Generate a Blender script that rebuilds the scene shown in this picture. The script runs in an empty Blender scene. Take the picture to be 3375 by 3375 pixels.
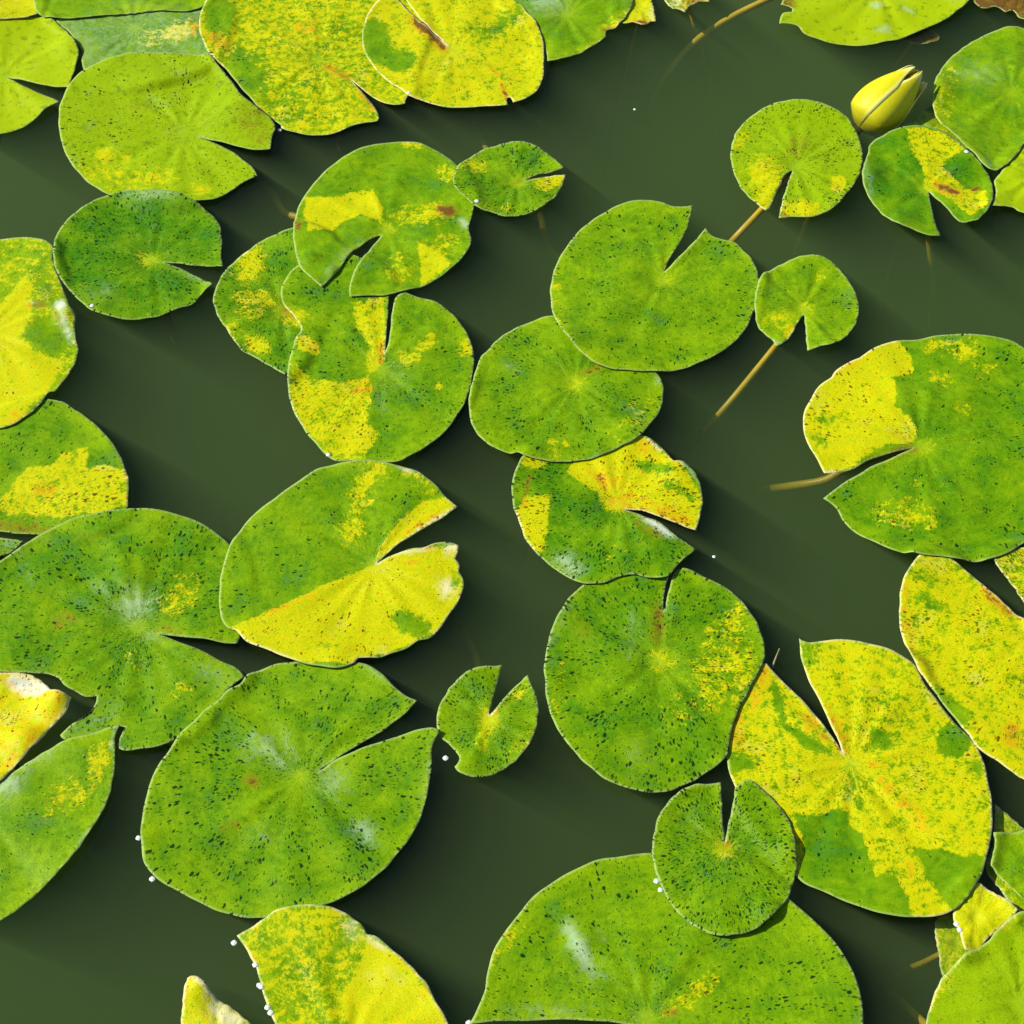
import bpy, math, random
import numpy as np
from mathutils import Vector, geometry

# ------------------------------------------------------------------ camera, sky, sun, exposure
scene = bpy.context.scene
col = scene.collection
ELEV = math.radians(53); FOV = math.radians(28); DIST = 0.35 / math.tan(FOV / 2)
cam_d = bpy.data.cameras.new('camera'); cam = bpy.data.objects.new('camera', cam_d); col.objects.link(cam)
cam_d.sensor_fit = 'HORIZONTAL'; cam_d.angle = FOV; cam_d.clip_start = 0.01; cam_d.clip_end = 100
cam.location = (0, -DIST * math.cos(ELEV), DIST * math.sin(ELEV))
cam.rotation_euler = (math.pi / 2 - ELEV, 0, 0)
scene.camera = cam
SUN_EL, SUN_AZ = 41.0, 174.0            # azimuth of the sun, degrees from +x, counter-clockwise: from the left
sd = Vector((math.cos(math.radians(SUN_EL)) * math.cos(math.radians(SUN_AZ)), math.cos(math.radians(SUN_EL)) * math.sin(math.radians(SUN_AZ)), math.sin(math.radians(SUN_EL))))
world = bpy.data.worlds.new('World'); scene.world = world; world.use_nodes = True
wn = world.node_tree.nodes; wn.clear()
sky = wn.new('ShaderNodeTexSky'); sky.sky_type = 'NISHITA'; sky.sun_disc = False
sky.sun_elevation = math.radians(SUN_EL); sky.sun_rotation = math.atan2(sd.x, sd.y)
bg = wn.new('ShaderNodeBackground'); bg.inputs['Strength'].default_value = 0.07
wo = wn.new('ShaderNodeOutputWorld')
world.node_tree.links.new(sky.outputs[0], bg.inputs[0]); world.node_tree.links.new(bg.outputs[0], wo.inputs[0])
sun_d = bpy.data.lights.new('sun', 'SUN'); sun_d.energy = 4.2; sun_d.angle = math.radians(0.5); sun_d.color = (1, 0.95, 0.86)
sun = bpy.data.objects.new('sun', sun_d); col.objects.link(sun)
sun.rotation_euler = sd.to_track_quat('Z', 'Y').to_euler()
vs = scene.view_settings; vs.view_transform = 'Standard'; vs.look = 'None'; vs.exposure = 0.72; vs.gamma = 1; vs.use_curve_mapping = False
scene.render.engine = 'CYCLES'
scene.cycles.use_denoising = True
scene.cycles.max_bounces = 6; scene.cycles.transparent_max_bounces = 12; scene.cycles.volume_bounces = 1
random.seed(7)

# ------------------------------------------------------------------ traced outlines, millimetres on the water plane
LEAVES=[
{'k':'L1','label':'plain yellow lily pad tucked over a bright lime pad beside a grey-green leaf','c':(-440.8,556.3),'layer':1,'z':None,'o':[(-472.6,515.6,0),(-438.7,508.0,0),(-425.7,508.6,0),(-406.6,512.0,0),(-395.5,516.6,1),(-396.2,529.7,0),(-403.6,560.4,0),(-433.3,604.5,0),(-472.8,598.1,0)],'hue':0.45,'y0':0.85,'b0':0.0,'p0':0.0,'spk':0.1,'yel':[],'brn':[],'pal':[],'lift':[],'stem':None},
{'k':'L2','label':'spotless bright lime lily pad with an open notch pointing at an olive pad','c':(-413.8,445.3),'layer':0.5,'z':None,'o':[(-439.6,512.7,0),(-463.1,496.7,0),(-471.2,467.4,0),(-467.0,427.3,0),(-449.4,390.2,0),(-424.0,372.0,0),(-405.6,373.8,0),(-393.9,378.3,0),(-382.5,386.5,0),(-372.0,401.2,0),(-362.3,408.6,1),(-379.6,419.8,0),(-397.7,431.1,0),(-409.4,441.5,1),(-391.9,434.9,0),(-371.9,428.2,0),(-357.7,426.4,1),(-356.4,440.5,0),(-354.8,453.7,0),(-354.3,466.0,0),(-358.8,479.0,0),(-367.6,493.8,0),(-380.2,508.7,0),(-388.9,515.1,0),(-395.6,516.7,0),(-413.8,515.7,0)],'hue':-0.75,'y0':0.05,'b0':0.0,'p0':0.0,'spk':0.03,'yel':[],'brn':[],'pal':[],'lift':[(-364.3,477.1,4,9.7)],'stem':None},
{'k':'L3a','label':'green lily pad with a straight dark lower edge lying on a greyish leaf','c':(-334.7,568.7),'layer':1,'z':None,'o':[(-394.7,515.6,0),(-373.9,511.6,0),(-335.2,516.0,0),(-296.4,520.4,0),(-263.8,522.9,0),(-253.1,535.8,0),(-261.2,566.6,0),(-306.2,615.2,0),(-362.3,630.3,0),(-398.7,598.1,0),(-401.7,552.2,0)],'hue':0.3,'y0':0.18,'b0':0.0,'p0':0.0,'spk':0.12,'yel':[],'brn':[],'pal':[(0.25,[-271,528,-278,523,-297,520,-322,520,-342,523,-350,528,-343,532,-323,535,-299,535,-279,532])],'lift':[],'stem':None},
{'k':'L3b','label':'greyish green faded lily pad half covered by olive and lime pads','c':(-314.2,501.7),'layer':0,'z':None,'o':[(-381.5,517.7,0),(-365.3,493.8,0),(-353.5,472.3,0),(-350.0,453.0,0),(-338.7,435.8,0),(-312.4,428.3,0),(-275.4,439.6,0),(-247.8,458.7,0),(-238.7,487.9,0),(-238.2,527.8,0),(-260.7,558.4,0),(-315.0,568.8,0),(-366.0,550.2,0)],'hue':0.55,'y0':0.1,'b0':0.0,'p0':0.38,'spk':0.2,'yel':[(0.75,[-257,505,-258,497,-266,489,-277,485,-287,485,-293,490,-291,498,-283,506,-272,511,-262,511]),(0.55,[-284,488,-286,481,-291,477,-298,477,-304,481,-307,488,-306,495,-301,499,-293,499,-287,495])],'brn':[(0.4,[-260,504,-260,496,-261,491,-264,491,-266,496,-267,504,-267,512,-266,517,-264,517,-261,512])],'pal':[],'lift':[],'stem':None},
{'k':'L4','label':'olive lime lily pad with a broad squared lobe and fine dark flecks','c':(-260.0,376.4),'layer':2,'z':None,'o':[(-354.4,433.8,0),(-358.3,424.4,0),(-360.9,405.8,0),(-360.3,387.4,0),(-355.1,362.0,0),(-344.7,338.9,0),(-328.8,319.7,0),(-310.1,305.8,0),(-285.0,297.3,0),(-260.7,295.6,0),(-237.9,297.6,0),(-227.3,300.7,0),(-216.1,311.0,0),(-207.0,319.7,0),(-197.7,324.9,1),(-200.6,331.0,0),(-208.7,340.7,0),(-219.4,351.3,0),(-232.5,361.1,0),(-248.4,371.8,1),(-236.7,366.4,0),(-220.1,360.1,0),(-204.8,353.9,0),(-190.0,354.0,1),(-189.2,369.1,0),(-188.2,383.0,0),(-201.4,397.4,0),(-214.6,409.0,0),(-225.6,430.9,0),(-237.7,450.8,0),(-248.0,465.4,1),(-271.4,468.7,0),(-290.8,469.2,0),(-309.9,467.3,0),(-328.3,460.2,0),(-347.1,446.2,0)],'hue':-0.25,'y0':0.12,'b0':0.0,'p0':0.0,'spk':0.6,'yel':[(0.95,[-316,357,-315,352,-317,348,-321,345,-325,344,-327,346,-328,350,-326,355,-323,358,-319,359]),(0.5,[-289,335,-293,324,-304,317,-319,317,-332,324,-338,335,-335,347,-323,354,-308,354,-295,347]),(0.5,[-257,321,-262,312,-277,307,-295,307,-311,312,-318,321,-313,331,-299,336,-280,336,-264,331]),(0.7,[-233,311,-234,307,-238,304,-242,304,-246,307,-248,311,-247,315,-243,318,-239,318,-235,315])],'brn':[(0.35,[-289,406,-291,403,-295,401,-300,401,-305,403,-307,406,-305,409,-301,411,-296,411,-291,409]),(0.2,[-189,360,-197,355,-208,359,-218,372,-223,388,-220,401,-211,406,-200,401,-190,388,-186,373])],'pal':[],'lift':[(-214.1,409.5,7,17.2)],'stem':None},
{'k':'L5','label':'large yellow and green mottled lily pad with a small brown-edged notch','c':(-158.6,462.5),'layer':1,'z':None,'o':[(-252.0,537.8,0),(-258.9,519.6,0),(-259.5,501.7,0),(-255.0,483.9,0),(-247.7,467.4,0),(-232.7,449.1,0),(-218.1,426.3,0),(-201.1,402.1,0),(-183.5,383.8,1),(-182.6,380.1,0),(-172.3,375.6,0),(-157.2,372.0,0),(-138.7,375.6,0),(-124.2,383.8,0),(-106.9,388.3,1),(-106.1,393.8,0),(-111.4,406.7,0),(-120.9,422.6,0),(-130.7,438.0,1),(-118.4,423.0,0),(-106.5,411.8,0),(-95.0,406.7,0),(-85.6,407.7,1),(-85.1,413.2,0),(-82.8,418.8,0),(-78.8,456.8,0),(-73.4,495.7,0),(-81.0,535.8,0),(-101.9,566.6,0),(-136.2,587.5,0),(-176.2,583.3,0),(-215.1,566.6,0)],'hue':0.5,'y0':0.58,'b0':0.0,'p0':0.0,'spk':0.5,'yel':[(-0.9,[-230,516,-232,502,-238,493,-246,493,-253,502,-257,516,-255,530,-250,539,-241,539,-234,530]),(-0.8,[-204,453,-198,434,-200,419,-208,412,-218,416,-228,430,-234,449,-232,465,-225,472,-214,467]),(-0.5,[-164,404,-170,396,-181,395,-194,402,-204,414,-206,426,-200,434,-188,435,-175,428,-166,417]),(-0.5,[-129,500,-131,493,-136,488,-143,488,-148,493,-150,500,-149,507,-144,511,-137,511,-132,507]),(-0.6,[-152,464,-153,458,-157,453,-162,453,-166,458,-168,464,-167,471,-163,476,-158,476,-154,471])],'brn':[(0.3,[-163,500,-164,493,-168,488,-173,488,-177,493,-179,500,-178,507,-174,511,-169,511,-165,507]),(0.6,[-130,437,-133,436,-139,439,-146,445,-151,452,-153,456,-150,456,-143,453,-136,447,-131,441]),(0.45,[-114,418,-111,409,-110,402,-112,400,-116,404,-120,412,-123,421,-124,428,-122,430,-118,426]),(0.5,[-236,477,-239,474,-244,475,-249,480,-253,485,-253,491,-250,493,-245,493,-240,488,-237,482])],'pal':[],'lift':[],'stem':None},
{'k':'L7','label':'big yellow lily pad with a dark brown closed notch and one green corner','c':(-49.5,475.0),'layer':3,'z':None,'o':[(-113.6,531.6,0),(-120.7,513.5,0),(-123.7,491.6,0),(-121.6,472.1,0),(-114.4,454.7,0),(-103.5,437.5,0),(-90.4,424.3,0),(-82.5,415.0,0),(-71.1,410.3,0),(-52.1,403.9,0),(-33.2,404.2,0),(-14.4,404.8,0),(-3.1,405.7,1),(-2.9,415.0,0),(0.7,408.5,1),(10.8,413.1,0),(20.9,424.3,0),(25.5,442.7,0),(26.3,461.7,0),(25.3,485.5,0),(20.2,505.5,0),(11.2,521.5,0),(-1.9,539.7,0),(-28.5,558.2,0),(-68.4,562.3,0),(-94.5,550.0,1),(-77.7,513.5,0),(-52.9,479.5,1),(-81.6,515.5,0),(-100.9,543.8,1)],'hue':0.5,'y0':0.74,'b0':0.0,'p0':0.0,'spk':0.4,'yel':[(-0.95,[-101,486,-99,469,-102,457,-109,454,-117,462,-123,477,-124,495,-121,508,-114,510,-106,502]),(-0.95,[-77,459,-80,451,-87,446,-95,446,-103,451,-106,459,-103,466,-96,471,-88,471,-80,466]),(-0.7,[10,529,9,520,1,505,-10,491,-20,483,-26,483,-25,491,-18,506,-7,520,4,529]),(-0.5,[-14,496,-16,489,-23,484,-32,484,-39,489,-42,496,-39,503,-32,507,-24,507,-16,503])],'brn':[(0.9,[-53,471,-57,473,-66,483,-77,496,-85,509,-86,516,-82,515,-72,505,-62,491,-54,478]),(0.6,[-8,438,-10,439,-13,443,-17,449,-20,454,-21,457,-19,455,-16,451,-12,445,-9,440]),(0.8,[-5,423,-4,417,-4,412,-5,412,-6,416,-8,422,-9,428,-9,433,-8,433,-6,429])],'pal':[],'lift':[(23.8,462.4,4,9.7)],'stem':None},
{'k':'L8','label':'green lily pad with a torn brown nick partly under a big yellow pad','c':(46.0,519.6),'layer':1,'z':None,'o':[(29.0,458.3,1),(42.5,462.5,0),(58.1,472.2,0),(71.3,483.9,0),(78.0,490.8,1),(77.5,497.7,0),(80.8,499.7,1),(86.1,500.7,0),(91.5,507.6,0),(95.7,515.6,0),(100.8,529.7,0),(102.7,548.1,0),(98.1,587.5,0),(58.5,619.5,0),(10.9,598.1,0),(-9.1,546.0,0),(4.1,515.6,0),(23.5,487.8,0),(27.8,470.3,0)],'hue':0.4,'y0':0.15,'b0':0.0,'p0':0.0,'spk':0.3,'yel':[(0.55,[100,513,99,505,93,497,84,493,77,493,73,498,74,506,80,514,88,519,96,518]),(0.4,[86,493,82,486,71,476,56,466,44,460,38,460,42,466,53,476,68,486,81,493])],'brn':[(0.9,[88,499,87,498,83,497,79,497,75,498,74,499,75,501,79,502,83,502,87,501])],'pal':[(0.7,[46,532,43,525,34,520,24,520,15,525,12,532,15,539,24,543,35,543,43,539])],'lift':[],'stem':None},
{'k':'L9','label':'small ragged yellow leaf scrap with brown tips under a green pad','c':(106.8,529.8),'layer':0,'z':None,'o':[(91.5,506.7,0),(100.7,507.7,0),(107.1,504.7,1),(111.1,505.7,0),(115.2,509.7,1),(119.7,509.7,1),(118.9,521.7,0),(116.5,542.0,0),(110.9,568.8,0),(90.5,558.4,0),(89.6,527.8,0)],'hue':0.45,'y0':0.8,'b0':0.0,'p0':0.0,'spk':0.3,'yel':[],'brn':[(0.9,[119,507,117,504,112,503,107,503,102,504,101,507,103,509,107,511,113,511,117,509])],'pal':[(0.5,[119,518,119,511,117,506,116,506,114,511,114,518,115,525,116,529,118,529,119,525])],'lift':[],'stem':None},
{'k':'L10','label':'withered pale green leaf tip with brown ragged edge over open water','c':(147.3,550.2),'layer':0,'z':None,'o':[(127.0,539.9,0),(129.2,531.8,0),(134.1,523.7,1),(139.4,523.7,0),(144.5,520.1,1),(148.9,529.8,0),(157.1,535.9,0),(165.0,535.9,1),(167.0,546.1,0),(151.5,579.2,0),(124.2,568.8,0)],'hue':0.45,'y0':0.6,'b0':0.0,'p0':0.0,'spk':0.2,'yel':[],'brn':[(0.85,[166,535,164,532,159,531,152,531,147,532,145,535,147,537,153,539,159,539,164,537])],'pal':[(0.6,[145,534,143,527,139,522,134,522,131,527,129,534,131,541,135,545,140,545,144,541])],'lift':[],'stem':None},
{'k':'L11','label':'bright lime lily pad with pale round spots and a frayed corner','c':(308.7,552.2),'layer':1,'z':None,'o':[(235.4,500.7,0),(241.3,492.8,0),(254.9,485.9,0),(268.8,482.0,0),(288.1,480.4,0),(307.9,484.9,0),(325.5,490.8,0),(344.9,501.7,0),(363.4,513.6,0),(379.9,529.7,0),(390.0,546.0,0),(387.7,598.1,0),(345.5,641.2,0),(290.4,636.8,0),(245.4,587.5,0),(231.4,548.1,0),(228.0,537.8,0),(224.6,527.7,1),(233.4,523.7,0),(232.9,517.6,1),(226.2,515.6,0),(223.1,509.6,0),(221.1,500.1,1)],'hue':-0.8,'y0':0.05,'b0':0.0,'p0':0.0,'spk':0.05,'yel':[],'brn':[(0.75,[237,534,235,527,231,522,227,522,224,527,224,534,226,541,229,545,233,545,236,541])],'pal':[(0.85,[310,530,308,527,306,525,303,525,301,527,300,530,302,533,304,534,307,534,309,533]),(0.8,[335,521,334,519,331,520,328,521,326,524,326,526,328,528,330,528,333,526,335,523]),(0.8,[314,500,313,497,310,496,306,496,303,497,302,500,304,502,307,504,311,504,313,502])],'lift':[],'stem':[(269.1,577.2,-5),(213.0,548.7,-9),(172.3,529.7,-20),(145.6,513.6,-35),(124.3,501.0,-65),(120.0,504.0,-110)]},
{'k':'L12','label':'dead pinkish brown lily pad with crumbled edge above open water','c':(428.0,550.2),'layer':0,'z':None,'o':[(387.4,544.0,0),(390.5,527.8,0),(398.1,525.7,1),(406.3,527.8,0),(412.0,521.7,1),(419.9,521.7,0),(422.6,513.7,0),(435.1,509.7,0),(463.8,525.7,0),(470.8,568.8,0),(433.9,589.7,0),(404.1,568.8,0)],'hue':0.45,'y0':0.3,'b0':0.85,'p0':0.0,'spk':0.6,'yel':[],'brn':[],'pal':[(0.4,[407,530,405,527,400,525,396,525,392,527,391,530,393,533,397,535,402,535,405,533]),(0.3,[430,526,428,522,423,520,418,520,415,522,414,526,416,529,420,532,425,532,429,529])],'lift':[],'stem':None},
{'k':'L12b','label':'sunken brown leaf remnant just under a bright lime pad','c':(336.2,502.9),'layer':0,'z':-7,'o':[(315.4,503.9,0),(327.5,495.5,0),(342.7,491.6,0),(355.0,495.5,1),(354.7,503.9,0),(338.6,511.8,0)],'hue':0.45,'y0':0.2,'b0':0.85,'p0':0.0,'spk':0.5,'yel':[],'brn':[],'pal':[],'lift':[],'stem':None},
{'k':'L13','label':'green lily pad with an olive margin rising beside the yellow bud','c':(403.0,422.5),'layer':3,'z':None,'o':[(419.8,501.5,0),(403.8,498.6,0),(385.5,488.7,0),(368.1,474.0,0),(352.7,454.7,0),(342.9,435.2,0),(338.1,415.2,0),(337.6,399.9,0),(340.0,383.7,0),(347.1,371.0,0),(354.1,358.4,0),(362.3,345.9,0),(370.4,333.6,0),(377.3,330.4,1),(382.6,333.6,0),(392.7,344.2,0),(404.6,362.0,0),(437.0,405.7,0),(450.9,452.8,0),(441.0,487.7,0)],'hue':0.45,'y0':0.18,'b0':0.0,'p0':0.0,'spk':0.3,'yel':[(0.45,[352,404,344,377,337,361,332,362,333,380,338,408,346,435,354,452,359,451,358,432])],'brn':[(0.18,[350,404,343,381,337,368,335,368,336,383,340,407,347,431,353,445,356,444,355,428])],'pal':[(0.35,[400,438,394,430,382,427,369,431,360,439,359,449,365,457,377,459,389,456,398,448]),(0.4,[378,329,374,328,370,331,365,337,363,344,364,349,368,350,373,347,377,341,379,334])],'lift':[(344.9,422.5,5,9.7)],'stem':None},
{'k':'L13b','label':'sunken olive lily pad glimpsed between the yellow bud and a green pad','c':(346.1,395.6),'layer':0,'z':-6,'o':[(322.5,377.3,0),(340.1,368.3,0),(359.4,362.9,0),(369.5,382.8,0),(358.6,414.1,0),(341.3,417.9,0),(326.7,402.1,0),(314.8,386.4,0)],'hue':0.4,'y0':0.45,'b0':0.0,'p0':0.0,'spk':0.2,'yel':[],'brn':[],'pal':[],'lift':[],'stem':None},
{'k':'L14','label':'small round lime lily pad with yellow-tipped narrow notch beside the bud','c':(221.9,338.1),'layer':1,'z':None,'o':[(198.1,290.5,0),(202.6,302.4,0),(207.8,314.5,0),(212.4,326.3,0),(218.7,331.9,1),(215.8,323.2,0),(210.9,307.6,0),(206.6,292.2,0),(203.8,279.2,1),(213.6,281.2,0),(227.9,280.7,0),(237.8,283.7,0),(249.5,292.2,0),(259.2,305.9,0),(268.1,321.4,0),(273.2,335.4,0),(275.6,353.1,0),(273.9,372.9,0),(267.6,391.1,0),(257.4,402.1,0),(245.3,407.7,0),(233.0,410.4,0),(217.7,408.6,0),(202.1,402.1,0),(188.8,391.1,0),(179.2,378.3,0),(173.9,363.9,0),(171.5,346.0,0),(173.8,324.9,0),(180.4,305.9,0),(189.2,292.2,0),(194.2,286.8,1)],'hue':-0.15,'y0':0.2,'b0':0.0,'p0':0.0,'spk':0.85,'yel':[(0.75,[211,325,207,313,199,305,190,305,184,313,182,325,185,337,193,345,202,345,209,337]),(0.97,[259,316,257,310,254,306,250,306,247,310,247,316,249,322,252,326,256,326,258,322]),(0.95,[237,290,234,285,225,282,214,282,206,285,203,290,207,294,216,297,226,297,234,294]),(0.9,[202,299,200,292,196,288,191,288,188,292,187,299,189,306,193,310,198,310,201,306]),(0.75,[184,366,181,359,178,356,176,357,176,362,178,369,180,376,183,379,186,378,186,373])],'brn':[(0.35,[232,358,230,351,226,347,222,347,218,351,217,358,219,366,224,370,228,370,231,366]),(0.6,[214,282,212,281,209,280,206,280,203,281,202,282,203,283,206,284,210,284,213,283])],'pal':[],'lift':[],'stem':[(205.9,314.8,-3),(194.2,298.2,-5),(175.2,278.7,-13),(155.0,275.7,-45)]},
{'k':'L15','label':'dark green lily pad with yellow patch and brown-edged wide notch near the bud','c':(320.3,311.9),'layer':2,'z':None,'o':[(273.9,333.5,0),(271.2,319.4,0),(273.5,306.7,0),(280.3,290.2,0),(290.0,273.3,0),(303.8,265.9,0),(316.4,260.2,0),(325.0,259.9,1),(323.6,270.2,0),(322.5,280.3,0),(322.2,297.3,0),(322.4,309.3,1),(326.4,302.4,0),(333.4,290.5,0),(341.0,275.3,0),(345.5,273.3,1),(355.4,275.3,1),(362.5,283.7,0),(369.0,295.6,0),(371.6,309.3,0),(371.0,326.6,0),(366.5,338.9,0),(358.4,351.3,0),(350.2,363.8,0),(339.1,374.6,0),(324.9,380.1,0),(308.4,377.4,0),(295.2,371.0,0),(283.1,362.0,0),(279.4,351.0,0)],'hue':0.8,'y0':0.05,'b0':0.0,'p0':0.0,'spk':0.6,'yel':[(0.72,[312,376,327,378,345,369,356,353,341,344,337,335,345,323,351,313,366,309,365,292,351,279,339,294,328,309,319,311,320,335,313,353]),(-0.75,[369,334,366,326,360,322,354,322,349,326,347,334,351,341,357,345,363,345,368,341])],'brn':[(0.9,[346,306,343,304,337,306,332,309,327,313,326,316,329,318,335,317,340,313,345,309]),(0.7,[365,315,364,313,360,310,356,308,352,307,351,307,352,309,355,312,360,314,364,315])],'pal':[(0.4,[280,319,280,304,278,294,276,294,274,302,272,317,272,332,274,342,276,343,278,334])],'lift':[(275.7,326.6,7,9.7),(293.1,275.3,4,8.6)],'stem':None},
{'k':'L16','label':'lime lily pad wedged beside the dark green notched pad near the bud','c':(407.1,326.7),'layer':0,'z':None,'o':[(376.2,290.5,0),(383.4,290.5,0),(388.8,286.3,0),(400.5,283.7,0),(419.1,287.1,0),(432.1,330.2,0),(425.4,365.7,0),(408.1,365.7,0),(399.3,356.7,0),(383.6,333.7,0),(375.1,321.5,0),(373.8,307.6,0),(367.7,290.5,1)],'hue':-0.6,'y0':0.05,'b0':0.0,'p0':0.0,'spk':0.08,'yel':[],'brn':[],'pal':[],'lift':[],'stem':None},
{'k':'L17','label':'oval deep green lily pad with pale frosted far rim and yellow heart','c':(-271.1,236.4),'layer':3,'z':None,'o':[(-344.3,236.3,0),(-339.6,220.1,0),(-330.7,205.7,0),(-319.8,193.0,0),(-309.1,182.1,0),(-297.1,178.2,0),(-285.3,175.1,0),(-273.8,175.5,0),(-260.4,179.0,0),(-249.5,185.2,0),(-236.1,190.8,0),(-230.1,200.2,0),(-222.6,208.2,1),(-229.0,214.6,0),(-239.0,221.0,0),(-251.5,229.1,0),(-262.0,234.3,1),(-244.7,231.5,0),(-230.4,229.4,0),(-216.5,227.9,1),(-219.0,240.5,0),(-219.3,253.6,0),(-222.0,268.5,0),(-229.1,282.0,0),(-239.6,292.1,0),(-253.9,302.4,0),(-268.8,307.7,0),(-283.1,308.3,0),(-298.1,309.2,0),(-312.1,304.1,0),(-325.3,293.8,0),(-335.6,280.3,0),(-342.2,266.9,0),(-345.2,253.6,0),(-344.7,240.5,0)],'hue':0.78,'y0':0.05,'b0':0.0,'p0':0.0,'spk':0.95,'yel':[(0.55,[-265,237,-267,232,-271,229,-278,229,-283,232,-285,237,-284,242,-279,245,-273,245,-268,242])],'brn':[],'pal':[(0.6,[-254,303,-258,299,-270,297,-285,297,-297,299,-302,303,-298,307,-286,310,-271,310,-259,307]),(0.35,[-294,203,-296,197,-300,194,-307,194,-312,197,-315,203,-314,208,-309,212,-303,212,-297,208]),(0.4,[-223,210,-226,210,-233,213,-241,218,-248,223,-250,227,-247,227,-240,224,-232,219,-225,214])],'lift':[(-279.8,307.5,3,6.4)],'stem':None},
{'k':'L18','label':'yellow lily pad with a green blotch and torn whitish edge','c':(-383.1,163.5),'layer':1,'z':None,'o':[(-422.1,212.1,0),(-421.0,157.3,0),(-403.1,97.6,0),(-376.7,71.6,0),(-359.9,70.2,0),(-351.5,73.0,0),(-341.7,81.6,0),(-334.2,91.8,0),(-332.2,97.6,1),(-329.2,104.2,0),(-325.9,104.9,1),(-322.4,112.2,0),(-318.1,122.6,0),(-314.8,136.1,0),(-315.2,148.2,0),(-318.3,158.9,0),(-320.7,169.4,1),(-321.0,178.6,0),(-326.4,188.5,0),(-331.2,200.6,1),(-337.0,213.7,0),(-344.3,233.1,0),(-346.7,247.0,0),(-360.3,255.3,0),(-373.7,256.9,0),(-387.7,255.3,0),(-404.7,250.3,0)],'hue':0.3,'y0':0.42,'b0':0.0,'p0':0.0,'spk':0.35,'yel':[(0.93,[-378,188,-364,217,-355,211,-355,173,-359,157,-342,145,-324,133,-331,103,-350,76,-360,70,-384,83,-398,173]),(-0.9,[-324,151,-328,143,-336,140,-345,144,-352,154,-354,164,-350,172,-341,175,-332,170,-325,161]),(-0.6,[-337,207,-339,202,-343,198,-350,198,-356,202,-358,207,-357,213,-352,216,-346,216,-340,213])],'brn':[(0.7,[-343,189,-344,188,-348,187,-352,187,-355,188,-357,189,-356,190,-352,191,-348,191,-344,190]),(0.6,[-332,177,-330,172,-328,168,-329,168,-331,170,-334,175,-337,180,-338,183,-337,184,-335,181]),(0.25,[-335,90,-336,85,-342,79,-350,74,-357,72,-361,73,-360,78,-355,84,-347,89,-339,92])],'pal':[(0.98,[-327,188,-328,184,-330,181,-334,181,-337,184,-339,188,-338,193,-336,196,-332,196,-329,193]),(0.95,[-323,168,-320,160,-319,154,-321,153,-324,157,-329,165,-332,174,-332,180,-331,181,-327,176]),(0.7,[-344,191,-345,189,-348,188,-352,188,-355,189,-356,191,-355,192,-352,193,-349,193,-346,192]),(0.6,[-314,126,-318,111,-321,101,-322,102,-320,112,-317,128,-313,144,-310,153,-309,153,-310,142])],'lift':[(-328.0,180.5,5,5.4)],'stem':None},
{'k':'L19','label':'green lily pad with dense yellow flecking and a brown-rimmed notch','c':(-368.6,-15.1),'layer':0.5,'z':None,'o':[(-362.3,85.2,0),(-388.0,72.3,0),(-402.8,48.3,0),(-406.5,7.0,0),(-389.0,-32.8,0),(-363.1,-49.7,0),(-343.6,-39.4,0),(-336.0,-34.2,0),(-329.8,-25.6,1),(-346.1,-23.1,0),(-357.2,-19.7,0),(-363.1,-16.4,1),(-346.8,-18.4,0),(-325.2,-20.5,0),(-293.4,-19.7,0),(-266.9,-10.4,0),(-261.8,1.3,1),(-262.7,11.1,0),(-264.4,24.7,0),(-269.2,38.5,0),(-275.0,51.1,0),(-282.9,62.4,0),(-294.6,76.6,0),(-307.0,86.7,0),(-319.2,95.4,0),(-330.8,98.3,1),(-341.3,93.9,0)],'hue':0.5,'y0':0.1,'b0':0.0,'p0':0.0,'spk':0.7,'yel':[(0.7,[-262,3,-268,37,-277,36,-294,33,-296,55,-313,51,-319,39,-337,36,-346,19,-351,7,-349,-2,-306,-8,-279,-4]),(0.97,[-265,27,-268,23,-275,22,-284,24,-291,28,-293,33,-291,37,-283,38,-275,36,-268,32]),(0.6,[-285,0,-291,-4,-306,-7,-326,-7,-343,-4,-350,0,-344,5,-328,8,-308,8,-292,5])],'brn':[(0.65,[-313,-17,-317,-19,-328,-19,-341,-18,-352,-16,-356,-13,-352,-11,-342,-11,-328,-12,-317,-14]),(0.3,[-314,17,-315,12,-318,9,-323,9,-327,12,-329,17,-329,21,-325,24,-321,24,-316,21]),(0.35,[-263,19,-262,6,-262,-1,-262,-1,-264,6,-266,19,-267,32,-267,40,-266,40,-265,32])],'pal':[(0.4,[-330,-30,-332,-33,-337,-35,-343,-35,-349,-33,-351,-30,-350,-27,-345,-25,-338,-25,-333,-27]),(0.5,[-268,38,-264,27,-263,20,-264,19,-267,26,-270,37,-274,48,-275,55,-274,55,-272,49])],'lift':[],'stem':None},
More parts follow.
